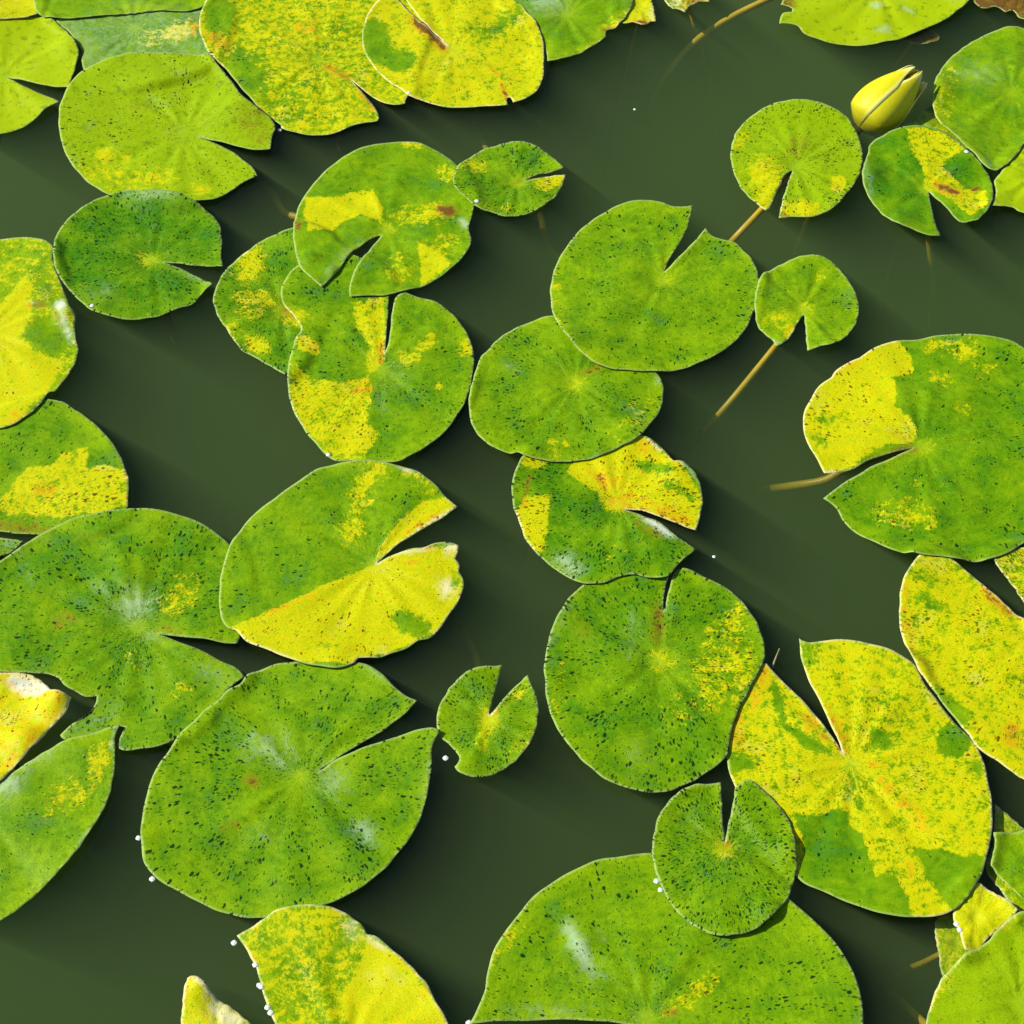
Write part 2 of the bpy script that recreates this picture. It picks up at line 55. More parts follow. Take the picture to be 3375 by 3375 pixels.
{'k':'L20','label':'large green lily pad with pale blue-green heart and ripped edge','c':(-245.4,-95.0),'layer':2,'z':None,'o':[(-351.9,-50.9,0),(-365.7,-62.4,0),(-370.3,-85.1,0),(-363.2,-109.8,0),(-345.0,-127.9,0),(-329.3,-131.5,0),(-319.2,-131.5,0),(-307.0,-132.1,0),(-298.9,-132.7,0),(-291.3,-136.2,0),(-286.6,-141.6,0),(-279.0,-145.7,0),(-272.5,-149.3,0),(-265.4,-148.7,1),(-265.8,-155.1,0),(-270.8,-163.3,0),(-279.6,-172.0,0),(-284.7,-178.8,1),(-282.3,-181.7,0),(-265.9,-186.2,0),(-252.3,-185.1,0),(-249.8,-172.5,0),(-245.1,-172.0,1),(-246.9,-180.6,0),(-247.2,-186.8,0),(-241.9,-189.4,0),(-232.2,-188.5,0),(-222.5,-186.8,0),(-210.4,-180.6,0),(-194.9,-165.6,0),(-182.7,-145.7,0),(-177.1,-139.8,0),(-171.5,-134.7,1),(-178.1,-127.9,0),(-186.6,-123.1,0),(-199.4,-115.8,0),(-215.4,-108.5,0),(-225.1,-103.0,0),(-231.5,-100.5,1),(-215.9,-103.6,0),(-200.3,-106.1,0),(-187.8,-108.5,0),(-178.6,-109.1,1),(-176.3,-100.0,0),(-175.4,-85.1,0),(-177.3,-59.9,0),(-183.1,-40.6,0),(-190.4,-28.2,0),(-198.4,-21.0,0),(-208.6,-13.7,0),(-219.8,-7.8,0),(-233.0,-3.7,0),(-247.2,-1.1,0),(-261.1,-1.3,0),(-280.0,-4.4,0),(-296.6,-8.4,0),(-309.5,-15.7,0),(-324.1,-25.0,0),(-333.4,-34.1,0),(-342.4,-44.5,0)],'hue':0.58,'y0':0.1,'b0':0.0,'p0':0.0,'spk':0.85,'yel':[(0.55,[-210,-66,-209,-74,-213,-82,-220,-87,-228,-88,-233,-84,-235,-76,-231,-68,-223,-63,-216,-62]),(0.42,[-208,-60,-209,-66,-213,-70,-219,-70,-224,-66,-226,-60,-225,-54,-221,-50,-215,-50,-210,-54]),(0.5,[-205,-147,-206,-150,-209,-152,-213,-152,-217,-150,-219,-147,-218,-143,-214,-141,-210,-141,-206,-143]),(0.36,[-237,-119,-237,-127,-241,-131,-246,-131,-251,-127,-253,-119,-252,-112,-249,-108,-244,-108,-239,-112])],'brn':[(0.3,[-280,-91,-281,-96,-287,-98,-294,-98,-300,-96,-302,-91,-301,-87,-296,-84,-289,-84,-283,-87]),(0.3,[-214,-99,-216,-100,-222,-101,-229,-100,-235,-98,-237,-96,-235,-95,-229,-94,-222,-95,-217,-97])],'pal':[(0.75,[-238,-78,-239,-84,-245,-88,-252,-88,-258,-84,-261,-78,-259,-72,-254,-68,-247,-68,-241,-72]),(0.45,[-265,-74,-267,-74,-272,-72,-277,-68,-280,-63,-281,-59,-278,-58,-273,-60,-268,-65,-265,-70]),(0.5,[-229,-101,-230,-104,-233,-106,-237,-106,-240,-104,-242,-101,-241,-98,-238,-97,-234,-97,-231,-98]),(0.4,[-250,-161,-251,-168,-259,-176,-269,-181,-280,-181,-286,-177,-285,-170,-278,-162,-267,-157,-256,-157]),(0.35,[-174,-142,-178,-146,-187,-146,-196,-142,-204,-135,-205,-129,-201,-124,-193,-124,-183,-129,-176,-135]),(0.3,[-322,-48,-319,-57,-318,-63,-320,-64,-323,-59,-328,-51,-331,-42,-332,-36,-330,-35,-326,-40])],'lift':[(-247.5,-95.0,-1.5,6.4),(-255.1,-54.8,2.5,9.7)],'stem':None},
{'k':'L21','label':'lily pad split into green half and speckled yellow half with jagged rim','c':(-92.8,-45.7),'layer':3,'z':None,'o':[(-135.1,33.8,0),(-147.4,22.8,0),(-160.6,11.2,0),(-170.7,1.4,0),(-178.2,-6.4,0),(-186.6,-21.0,0),(-190.9,-32.8,0),(-193.6,-50.9,0),(-194.0,-67.4,0),(-191.6,-86.3,0),(-186.5,-97.4,0),(-179.5,-101.1,0),(-172.7,-109.0,0),(-164.3,-113.3,0),(-152.8,-118.2,0),(-142.3,-123.0,0),(-135.0,-126.0,0),(-124.7,-128.4,0),(-112.4,-129.8,0),(-102.5,-126.3,0),(-99.5,-122.1,1),(-92.7,-121.3,0),(-84.7,-120.0,0),(-77.7,-116.9,0),(-67.7,-112.1,0),(-60.7,-106.6,0),(-53.6,-104.2,0),(-47.6,-97.4,0),(-41.7,-86.3,0),(-35.7,-76.3,0),(-32.7,-66.2,0),(-32.6,-57.3,0),(-35.5,-50.9,1),(-35.1,-45.7,0),(-38.3,-40.6,1),(-36.5,-35.4,0),(-36.2,-29.5,1),(-43.8,-26.9,0),(-52.3,-28.2,0),(-59.6,-32.1,0),(-66.9,-32.8,0),(-75.3,-35.6,0),(-83.5,-39.5,0),(-90.7,-44.4,1),(-85.7,-38.6,0),(-75.5,-28.2,0),(-70.3,-24.2,0),(-56.8,-13.6,0),(-46.4,-5.6,0),(-36.9,3.1,1),(-44.6,10.5,0),(-51.2,20.0,0),(-57.8,26.9,0),(-66.7,33.8,0),(-79.8,36.5,0),(-90.8,40.0,0),(-105.0,41.4,0),(-121.2,38.6,0)],'hue':0.45,'y0':0.12,'b0':0.0,'p0':0.0,'spk':0.6,'yel':[(0.98,[-182,-97,-156,-83,-126,-64,-91,-44,-75,-35,-36,-29,-32,-56,-34,-74,-47,-99,-63,-108,-103,-127,-143,-124,-178,-110]),(0.97,[-93,-43,-86,-26,-76,-9,-61,7,-47,12,-36,4,-55,-13,-75,-30]),(0.72,[-96,12,-101,-1,-107,-8,-111,-6,-112,5,-110,20,-105,33,-99,40,-94,38,-93,27]),(0.8,[-84,34,-86,30,-90,27,-95,27,-100,30,-101,34,-100,38,-96,40,-90,40,-86,38]),(0.72,[-101,-16,-102,-23,-106,-28,-111,-28,-115,-23,-117,-16,-116,-9,-112,-5,-107,-5,-103,-9]),(0.5,[-49,14,-53,12,-62,14,-70,21,-77,28,-78,34,-73,37,-65,34,-56,28,-50,20]),(-0.9,[-52,-102,-56,-105,-64,-104,-73,-99,-79,-92,-80,-86,-76,-83,-68,-84,-59,-89,-53,-95]),(-0.7,[-33,-60,-34,-65,-36,-68,-38,-68,-40,-65,-41,-60,-40,-55,-38,-51,-36,-51,-34,-55]),(-0.4,[-114,-115,-115,-118,-118,-120,-121,-120,-123,-118,-125,-115,-124,-111,-121,-109,-118,-109,-116,-111])],'brn':[(0.35,[-124,-67,-126,-69,-132,-73,-139,-78,-145,-80,-148,-81,-146,-78,-141,-74,-133,-70,-127,-67]),(0.35,[-57,-44,-59,-46,-64,-46,-69,-46,-74,-46,-76,-44,-74,-43,-70,-42,-64,-42,-59,-43]),(0.6,[-148,-81,-149,-82,-152,-84,-155,-86,-158,-86,-160,-86,-159,-84,-157,-82,-153,-81,-150,-80]),(0.3,[-39,-26,-42,-29,-49,-32,-58,-34,-66,-35,-70,-34,-67,-32,-60,-28,-50,-26,-42,-25]),(0.35,[-45,3,-47,-1,-56,-9,-66,-18,-76,-25,-80,-26,-77,-22,-69,-14,-58,-5,-49,1])],'pal':[(0.8,[-39,-65,-40,-69,-42,-72,-46,-72,-48,-69,-49,-65,-48,-60,-46,-58,-43,-58,-40,-60]),(0.85,[-36,-31,-37,-34,-40,-36,-43,-36,-46,-34,-47,-31,-46,-29,-43,-27,-40,-27,-37,-29]),(0.75,[-46,-30,-49,-32,-57,-35,-67,-37,-76,-38,-79,-38,-76,-36,-68,-33,-58,-31,-49,-30]),(0.75,[-39,3,-41,-1,-49,-8,-59,-16,-67,-22,-70,-23,-68,-20,-61,-13,-51,-5,-43,1]),(0.8,[-66,34,-67,32,-71,32,-76,33,-79,34,-81,35,-79,36,-75,37,-71,36,-67,35]),(0.5,[-134,-126,-138,-126,-148,-122,-160,-117,-170,-112,-173,-110,-170,-110,-159,-114,-147,-119,-138,-124]),(0.5,[-49,-103,-50,-105,-56,-108,-62,-112,-68,-115,-70,-115,-69,-113,-63,-110,-57,-106,-51,-103])],'lift':[(-112.9,-123.0,3,8.6)],'stem':None},
{'k':'L22','label':'green lily pad with pointed tip and yellow stripe under a curled orange leaf','c':(-325.4,-232.5),'layer':3,'z':None,'o':[(-255.3,-174.4,0),(-266.6,-179.0,0),(-278.0,-182.4,0),(-288.0,-188.1,0),(-297.9,-194.9,0),(-308.4,-203.8,0),(-317.1,-210.5,0),(-340.2,-218.3,0),(-357.3,-231.4,0),(-360.4,-268.8,0),(-341.0,-299.8,0),(-316.1,-309.9,0),(-303.1,-303.9,0),(-298.9,-300.8,0),(-290.6,-293.7,0),(-280.8,-283.4,0),(-271.9,-273.0,0),(-263.9,-261.4,0),(-257.1,-247.6,0),(-251.3,-232.5,0),(-248.1,-218.3,0),(-247.4,-203.8,0),(-248.2,-192.6,0),(-249.3,-179.0,0),(-247.4,-171.9,1)],'hue':0.45,'y0':0.2,'b0':0.0,'p0':0.0,'spk':0.55,'yel':[(0.72,[-253,-202,-255,-211,-258,-215,-261,-214,-263,-208,-263,-199,-261,-190,-258,-186,-255,-186,-253,-193]),(0.6,[-262,-217,-262,-223,-266,-229,-274,-232,-281,-232,-286,-228,-286,-222,-281,-216,-274,-213,-266,-214])],'brn':[],'pal':[(0.85,[-303,-210,-303,-214,-306,-219,-312,-221,-317,-221,-320,-218,-320,-213,-317,-209,-312,-207,-307,-207]),(0.5,[-284,-188,-285,-193,-290,-199,-299,-205,-307,-209,-311,-208,-310,-204,-304,-197,-296,-191,-288,-187]),(0.55,[-249,-181,-249,-187,-249,-191,-251,-191,-252,-187,-252,-181,-252,-175,-252,-171,-250,-172,-249,-175]),(0.4,[-253,-243,-262,-261,-268,-271,-269,-270,-265,-258,-257,-240,-248,-221,-242,-210,-240,-211,-245,-224])],'lift':[],'stem':None},
{'k':'L23','label':'largest green lily pad with painted pale sheen streaks radiating from its heart','c':(-131.7,-206.8),'layer':2,'z':None,'o':[(-60.3,-153.4,1),(-67.6,-150.4,0),(-75.9,-142.2,0),(-84.3,-132.7,0),(-92.6,-126.7,0),(-98.7,-124.9,0),(-123.2,-121.9,0),(-148.5,-123.7,0),(-160.3,-127.9,0),(-170.0,-133.9,0),(-174.0,-141.0,0),(-181.7,-145.7,0),(-188.0,-154.0,0),(-195.3,-161.0,0),(-202.4,-170.2,0),(-210.4,-180.6,0),(-215.3,-190.8,0),(-221.0,-202.0,0),(-224.4,-215.4,0),(-225.0,-219.5,0),(-226.6,-235.9,0),(-225.6,-251.9,0),(-223.6,-262.8,0),(-219.3,-272.1,0),(-213.0,-278.9,0),(-202.9,-285.1,0),(-188.1,-292.8,0),(-173.5,-299.5,0),(-161.1,-302.5,0),(-147.1,-303.9,0),(-147.5,-303.6,0),(-131.9,-300.5,0),(-120.8,-298.0,0),(-110.7,-295.4,0),(-100.7,-290.8,0),(-89.7,-283.6,0),(-81.6,-276.8,0),(-72.5,-265.8,0),(-64.3,-254.2,0),(-58.0,-241.3,0),(-53.6,-226.1,0),(-51.1,-211.8,0),(-49.9,-197.2,0),(-49.7,-185.9,0),(-47.9,-180.2,0),(-45.3,-175.7,1),(-51.0,-173.6,0),(-60.9,-175.1,0),(-74.5,-180.2,0),(-90.1,-185.9,0),(-104.5,-192.7,0),(-120.5,-202.7,1),(-107.5,-193.1,0),(-94.1,-183.4,0),(-80.7,-174.1,0),(-74.9,-168.5,0),(-66.2,-161.0,0)],'hue':0.5,'y0':0.13,'b0':0.0,'p0':0.0,'spk':0.85,'yel':[(0.36,[-126,-207,-127,-210,-130,-212,-133,-212,-136,-210,-138,-207,-137,-203,-134,-201,-130,-201,-127,-203])],'brn':[(0.95,[-158,-211,-158,-212,-160,-214,-163,-214,-165,-212,-166,-211,-165,-209,-163,-208,-161,-208,-159,-209]),(0.35,[-166,-241,-167,-243,-170,-246,-173,-247,-177,-247,-179,-246,-178,-244,-176,-241,-172,-240,-168,-240])],'pal':[(0.6,[-140,-201,-145,-202,-153,-197,-161,-189,-166,-181,-167,-175,-162,-175,-154,-179,-146,-187,-141,-196]),(0.45,[-157,-181,-155,-188,-157,-194,-161,-197,-166,-195,-170,-190,-173,-184,-171,-178,-167,-175,-162,-176]),(0.45,[-138,-182,-135,-190,-134,-196,-135,-197,-139,-193,-143,-185,-146,-177,-147,-171,-146,-170,-142,-175]),(0.55,[-103,-211,-104,-217,-108,-220,-114,-220,-118,-217,-120,-211,-119,-205,-115,-201,-109,-201,-105,-205]),(0.7,[-81,-254,-85,-256,-90,-254,-95,-249,-98,-243,-98,-239,-94,-238,-89,-240,-84,-244,-81,-250]),(0.45,[-49,-215,-52,-235,-55,-248,-57,-247,-57,-234,-55,-213,-52,-192,-49,-179,-46,-179,-46,-193]),(0.4,[-78,-141,-82,-140,-88,-135,-96,-128,-101,-121,-103,-117,-99,-118,-92,-123,-85,-130,-80,-137]),(0.35,[-148,-249,-149,-253,-152,-255,-155,-255,-158,-253,-160,-249,-159,-245,-156,-243,-153,-243,-150,-245])],'lift':[(-133.3,-278.4,2,8.6),(-222.4,-252.0,2,5.4)],'stem':None},
{'k':'L24','label':'curled orange-yellow leaf edge with whitish dried rim above a green pad','c':(-335.2,-173.4),'layer':4,'z':None,'o':[(-343.0,-136.0,0),(-361.2,-147.9,0),(-372.2,-171.1,0),(-361.4,-205.1,0),(-334.4,-221.7,0),(-316.6,-211.8,0),(-312.5,-206.4,0),(-305.7,-196.5,0),(-297.1,-185.2,0),(-290.0,-174.4,0),(-282.2,-167.1,0),(-278.4,-157.2,1),(-283.9,-155.0,0),(-291.6,-152.3,0),(-298.5,-142.4,0),(-308.0,-134.9,0),(-318.3,-133.1,0),(-328.3,-133.7,0)],'hue':0.3,'y0':0.93,'b0':0.12,'p0':0.0,'spk':0.6,'yel':[],'brn':[(0.3,[-281,-152,-280,-155,-281,-159,-283,-162,-286,-163,-288,-162,-290,-159,-289,-156,-287,-153,-284,-151]),(0.25,[-288,-167,-289,-173,-295,-184,-304,-196,-312,-205,-317,-207,-316,-201,-310,-190,-301,-178,-293,-169])],'pal':[(0.98,[-286,-150,-290,-153,-300,-153,-313,-149,-322,-143,-326,-138,-322,-134,-311,-135,-299,-139,-289,-144]),(0.6,[-277,-156,-280,-162,-289,-175,-301,-192,-311,-205,-315,-209,-312,-203,-303,-190,-291,-173,-281,-160])],'lift':[(-287.1,-156.1,14,9.7),(-306.2,-182.6,7,9.7)],'stem':None},
{'k':'L25','label':'lily pad half yellow mottled and half green with narrow dark slit','c':(-95.5,128.6),'layer':1,'z':None,'o':[(-95.6,220.1,0),(-113.9,236.3,0),(-143.7,242.8,0),(-158.8,228.2,1),(-165.8,218.5,0),(-171.2,202.5,0),(-168.5,188.3,0),(-159.6,175.8,0),(-154.2,163.5,0),(-157.6,154.3,0),(-160.1,139.1,0),(-161.1,119.6,0),(-159.5,104.9,0),(-155.2,88.9,0),(-148.8,75.9,0),(-140.2,61.7,0),(-130.7,49.0,0),(-122.7,42.7,0),(-110.7,42.0,0),(-94.3,40.6,0),(-77.9,41.3,0),(-69.4,47.6,0),(-58.7,56.0,0),(-49.0,65.9,0),(-40.4,80.2,0),(-34.0,93.2,0),(-29.7,109.3,0),(-27.6,127.1,0),(-28.4,146.7,0),(-33.8,165.0,0),(-44.4,182.1,0),(-57.4,193.1,0),(-71.5,198.6,0),(-79.8,202.5,1),(-85.9,196.2,0),(-88.3,180.5,0),(-89.2,157.3,0),(-92.3,142.1,1),(-91.5,157.3,0),(-91.2,180.5,0),(-91.3,199.4,1)],'hue':0.5,'y0':0.12,'b0':0.0,'p0':0.0,'spk':0.7,'yel':[(0.93,[-156,156,-150,158,-146,154,-140,151,-139,139,-145,140,-151,142,-155,144]),(0.68,[-160,133,-153,127,-139,118,-123,115,-108,120,-94,130,-95,150,-104,151,-106,133,-100,112,-101,90,-101,76,-92,66,-96,59,-102,43,-123,43,-142,66,-154,86,-160,112]),(0.74,[-118,191,-95,199,-91,157,-93,133,-104,133,-104,151,-114,165]),(0.7,[-52,160,-52,155,-56,149,-61,144,-67,141,-70,143,-70,147,-66,153,-61,159,-55,161]),(0.75,[-67,138,-69,134,-72,131,-76,131,-80,134,-81,138,-80,142,-77,144,-72,144,-69,142]),(0.88,[-29,148,-30,143,-32,140,-35,140,-37,143,-38,148,-37,154,-35,157,-32,157,-30,154]),(0.85,[-49,110,-50,109,-51,108,-53,108,-54,109,-55,110,-54,111,-53,112,-51,112,-50,111]),(-0.8,[-111,150,-113,140,-120,134,-128,134,-135,140,-139,150,-136,160,-130,166,-121,166,-114,160]),(0.6,[-148,169,-151,166,-157,167,-163,172,-166,178,-167,183,-163,185,-158,184,-152,180,-148,174]),(0.85,[-100,71,-98,61,-102,52,-109,46,-117,46,-124,52,-125,62,-122,72,-114,77,-106,77])],'brn':[(0.85,[-94,144,-94,137,-94,132,-95,132,-96,137,-96,144,-96,151,-96,155,-95,155,-94,151]),(0.5,[-99,111,-100,108,-104,106,-109,105,-113,105,-115,108,-114,110,-110,113,-105,114,-101,113]),(0.15,[-138,148,-140,144,-144,141,-148,141,-153,144,-154,148,-153,153,-149,155,-144,155,-140,153])],'pal':[(0.25,[-75,123,-76,115,-80,110,-85,110,-89,115,-91,123,-90,131,-86,135,-81,135,-77,131]),(0.25,[-88,98,-88,89,-91,84,-94,84,-97,89,-99,98,-98,106,-95,112,-92,112,-89,106])],'lift':[],'stem':None},
{'k':'L26','label':'dark-flecked green and yellow lily pad beneath a mottled split pad','c':(-169.6,185.2),'layer':0,'z':None,'o':[(-217.3,180.5,0),(-210.5,168.1,0),(-201.2,152.7,0),(-195.4,145.1,0),(-185.8,138.3,0),(-174.9,130.1,0),(-163.0,120.8,1),(-151.8,140.6,0),(-140.0,174.3,0),(-134.8,205.7,0),(-124.3,229.1,0),(-137.2,252.0,0),(-154.7,265.3,0),(-166.2,266.1,0),(-176.6,261.9,0),(-188.1,256.0,0),(-198.2,247.8,0),(-208.0,236.3,0),(-216.2,221.7,0),(-219.2,208.9,0),(-220.7,193.1,0)],'hue':0.65,'y0':0.12,'b0':0.0,'p0':0.0,'spk':0.95,'yel':[(0.75,[-186,225,-190,214,-197,210,-203,213,-207,222,-207,235,-202,246,-196,250,-189,247,-186,237]),(0.72,[-173,195,-175,189,-184,186,-195,186,-204,189,-207,195,-205,200,-196,204,-185,204,-176,200]),(0.7,[-182,182,-184,178,-188,176,-194,176,-199,178,-201,182,-199,186,-195,188,-189,188,-184,186]),(0.85,[-176,144,-179,142,-185,143,-191,147,-195,153,-195,158,-192,161,-186,160,-180,155,-177,150]),(0.55,[-199,170,-197,162,-198,156,-201,153,-206,155,-210,160,-212,168,-211,174,-208,177,-203,175]),(0.75,[-152,177,-153,172,-157,169,-162,169,-166,172,-168,177,-167,183,-163,186,-158,186,-154,183])],'brn':[(0.5,[-155,179,-157,177,-162,177,-168,179,-172,184,-173,188,-170,191,-165,191,-160,188,-156,184])],'pal':[],'lift':[],'stem':None},
{'k':'L27','label':'raised green and yellow lily pad with rust spot and wide curled slit','c':(-94.8,268.5),'layer':3,'z':None,'o':[(-136.9,209.4,0),(-130.3,218.5,0),(-122.0,237.2,0),(-113.1,250.3,0),(-104.0,260.2,0),(-99.6,261.9,1),(-108.1,243.7,0),(-116.6,224.0,0),(-120.4,206.4,0),(-120.0,195.2,1),(-108.4,197.0,0),(-94.6,197.9,0),(-80.7,201.8,0),(-65.8,209.8,0),(-53.2,219.4,0),(-41.7,230.7,0),(-33.6,243.7,0),(-30.8,255.2,0),(-32.7,266.9,0),(-31.1,278.6,0),(-28.9,292.1,1),(-30.8,304.1,0),(-35.9,321.4,0),(-43.4,337.1,0),(-53.5,349.5,0),(-66.0,358.4,0),(-78.5,363.4,0),(-93.3,362.9,0),(-108.0,359.3,0),(-122.5,352.2,0),(-136.7,340.6,0),(-148.2,326.6,0),(-155.9,312.7,0),(-163.3,295.5,0),(-165.7,276.9,0),(-165.9,260.2,0),(-162.6,238.7,0),(-157.4,221.9,0),(-149.9,212.5,0),(-141.3,203.7,1)],'hue':0.5,'y0':0.12,'b0':0.0,'p0':0.0,'spk':0.3,'yel':[(0.9,[-159,302,-135,302,-123,308,-108,311,-99,289,-100,275,-115,284,-129,275,-138,265,-154,260,-160,284]),(0.58,[-43,287,-47,279,-59,273,-74,271,-87,274,-93,281,-89,289,-77,295,-61,297,-48,294]),(0.85,[-72,254,-59,247,-45,232,-60,216,-68,210,-69,232]),(0.5,[-71,227,-73,217,-79,211,-87,211,-94,217,-97,227,-95,238,-88,244,-80,244,-74,238]),(0.8,[-43,324,-45,321,-50,321,-55,323,-58,328,-59,333,-56,336,-52,336,-47,333,-43,329]),(0.75,[-68,359,-70,357,-74,356,-80,356,-84,357,-86,359,-84,362,-80,363,-75,363,-70,362]),(0.5,[-87,270,-88,264,-91,261,-96,261,-99,264,-101,270,-100,276,-96,280,-92,280,-88,276]),(0.6,[-40,259,-40,251,-46,241,-56,234,-65,231,-70,235,-70,243,-64,253,-54,260,-45,263])],'brn':[(0.95,[-42,285,-44,282,-48,281,-53,282,-56,285,-58,289,-56,292,-52,293,-47,292,-43,289]),(0.8,[-159,269,-159,265,-161,262,-164,262,-166,265,-167,269,-166,272,-165,275,-162,275,-160,272])],'pal':[(0.45,[-124,233,-132,220,-138,214,-140,216,-136,225,-129,239,-121,251,-115,257,-113,255,-117,246]),(0.9,[-33,268,-34,268,-37,269,-39,273,-41,276,-40,279,-38,279,-36,278,-33,274,-32,271])],'lift':[(-150.0,232.3,7,8.6),(-135.2,221.0,4,5.4),(-116.1,211.4,4,5.4)],'stem':[(-134.3,296.3,-18),(-175.8,315.9,-30),(-192.5,355.0,-45),(-216.4,421.5,-85)]},
{'k':'L28','label':'small heavily dark-speckled lily pad with one yellow lobe touching a larger pad','c':(3.8,319.6),'layer':4,'z':None,'o':[(-44.2,310.9,0),(-35.5,298.9,0),(-25.8,288.7,0),(-11.4,284.5,0),(-10.7,282.8,0),(1.3,281.9,0),(12.1,284.5,0),(23.0,291.3,0),(32.7,302.3,0),(38.9,314.4,0),(41.5,325.7,1),(30.6,325.3,0),(19.6,322.7,0),(9.8,321.3,1),(20.8,326.6,0),(31.8,329.7,0),(40.7,333.2,1),(32.0,345.0,0),(24.7,353.9,0),(14.9,361.0,0),(3.1,363.7,0),(-9.2,361.9,0),(-22.8,356.6,0),(-33.7,345.9,0),(-42.1,333.6,0),(-45.6,321.3,0)],'hue':0.6,'y0':0.15,'b0':0.0,'p0':0.0,'spk':1.0,'yel':[(0.85,[44,325,42,319,36,314,28,311,21,311,18,315,19,320,25,325,33,328,40,328]),(0.65,[-20,337,-22,332,-26,330,-31,330,-36,332,-37,337,-36,342,-31,345,-26,345,-22,342]),(0.4,[9,288,5,285,-4,284,-15,285,-24,289,-27,293,-23,296,-14,297,-3,295,6,292])],'brn':[(0.35,[18,325,17,322,12,319,6,317,1,316,-1,318,1,320,5,323,11,326,16,326])],'pal':[],'lift':[],'stem':[(-15.4,379.0,-30),(-30.4,454.7,-65),(-28.4,527.0,-100)]},
{'k':'L29','label':'plain green finely flecked lily pad with notch pointing at open water','c':(112.3,215.4),'layer':3,'z':None,'o':[(138.8,292.1,1),(124.0,290.4,0),(115.8,294.7,0),(100.2,296.9,0),(85.7,294.7,0),(71.0,285.4,0),(56.3,271.9,0),(42.8,251.9,0),(33.0,230.7,0),(28.7,208.2,0),(28.8,189.2,0),(30.1,179.0,0),(36.7,160.1,0),(45.5,144.2,0),(55.5,133.1,0),(68.9,125.6,0),(82.4,124.1,0),(99.3,124.1,0),(114.0,125.6,0),(130.0,130.9,0),(145.2,139.1,0),(159.6,151.2,0),(170.9,166.6,0),(177.8,183.6,0),(182.6,200.9,0),(183.7,216.9,0),(180.3,234.7,0),(176.2,243.7,0),(168.7,255.2,0),(158.2,259.4,0),(152.4,261.9,0),(147.5,269.7,1),(139.1,256.9,0),(128.8,242.1,0),(118.8,229.1,0),(113.6,223.2,1),(119.2,237.2,0),(127.0,253.6,0),(133.8,270.2,0)],'hue':0.42,'y0':0.17,'b0':0.0,'p0':0.0,'spk':0.7,'yel':[(0.42,[120,215,119,210,116,208,113,208,110,210,109,215,111,219,113,221,117,221,119,219]),(0.36,[38,197,38,174,36,160,33,159,29,173,27,196,27,219,29,234,32,234,36,220])],'brn':[(0.4,[123,242,122,239,120,235,118,230,115,227,113,226,113,229,115,233,118,238,121,241]),(0.3,[59,129,56,130,51,135,45,143,40,150,39,153,42,151,47,146,53,138,57,132])],'pal':[],'lift':[(44.5,151.2,2,6.4)],'stem':[(63.5,270.9,-40),(32.5,301.7,-60),(23.9,386.5,-100)]},
{'k':'L30','label':'tiny lime lily pad with a wedge notch and thin amber stem','c':(214.5,186.8),'layer':4,'z':None,'o':[(181.8,205.7,0),(179.2,193.0,0),(178.8,178.9,0),(180.7,166.6,0),(189.1,155.8,0),(191.8,149.4,1),(199.2,154.3,0),(204.4,161.9,0),(209.9,172.7,0),(214.9,180.5,1),(214.9,171.2,0),(214.4,158.9,0),(214.1,144.1,1),(223.7,147.4,0),(233.0,149.7,0),(241.5,155.8,0),(250.9,169.6,0),(255.4,182.1,0),(255.7,194.6,0),(252.5,208.9,0),(246.8,221.7,0),(239.6,232.2,0),(231.8,237.6,0),(220.1,237.9,0),(207.9,233.0,0),(194.4,224.9,0),(184.2,213.7,0)],'hue':0.38,'y0':0.2,'b0':0.0,'p0':0.0,'spk':0.6,'yel':[(0.6,[208,176,205,172,199,170,192,170,187,172,185,176,187,179,193,182,200,182,206,179]),(0.95,[205,163,203,159,200,158,198,159,198,163,200,167,202,171,205,172,206,171,207,167]),(0.55,[222,187,221,183,218,181,215,181,213,183,213,187,214,190,217,193,219,193,221,190]),(0.55,[234,220,233,217,231,215,229,215,227,217,227,220,228,223,230,225,232,225,233,223])],'brn':[],'pal':[(0.6,[197,153,196,151,194,150,191,150,189,151,188,153,189,155,192,156,194,156,197,155])],'lift':[],'stem':[(213.0,185.3,-2.5),(203.6,171.8,-5),(183.9,147.8,-13),(160.3,123.4,-28),(144.2,116.4,-50),(130.3,130.0,-95)]},
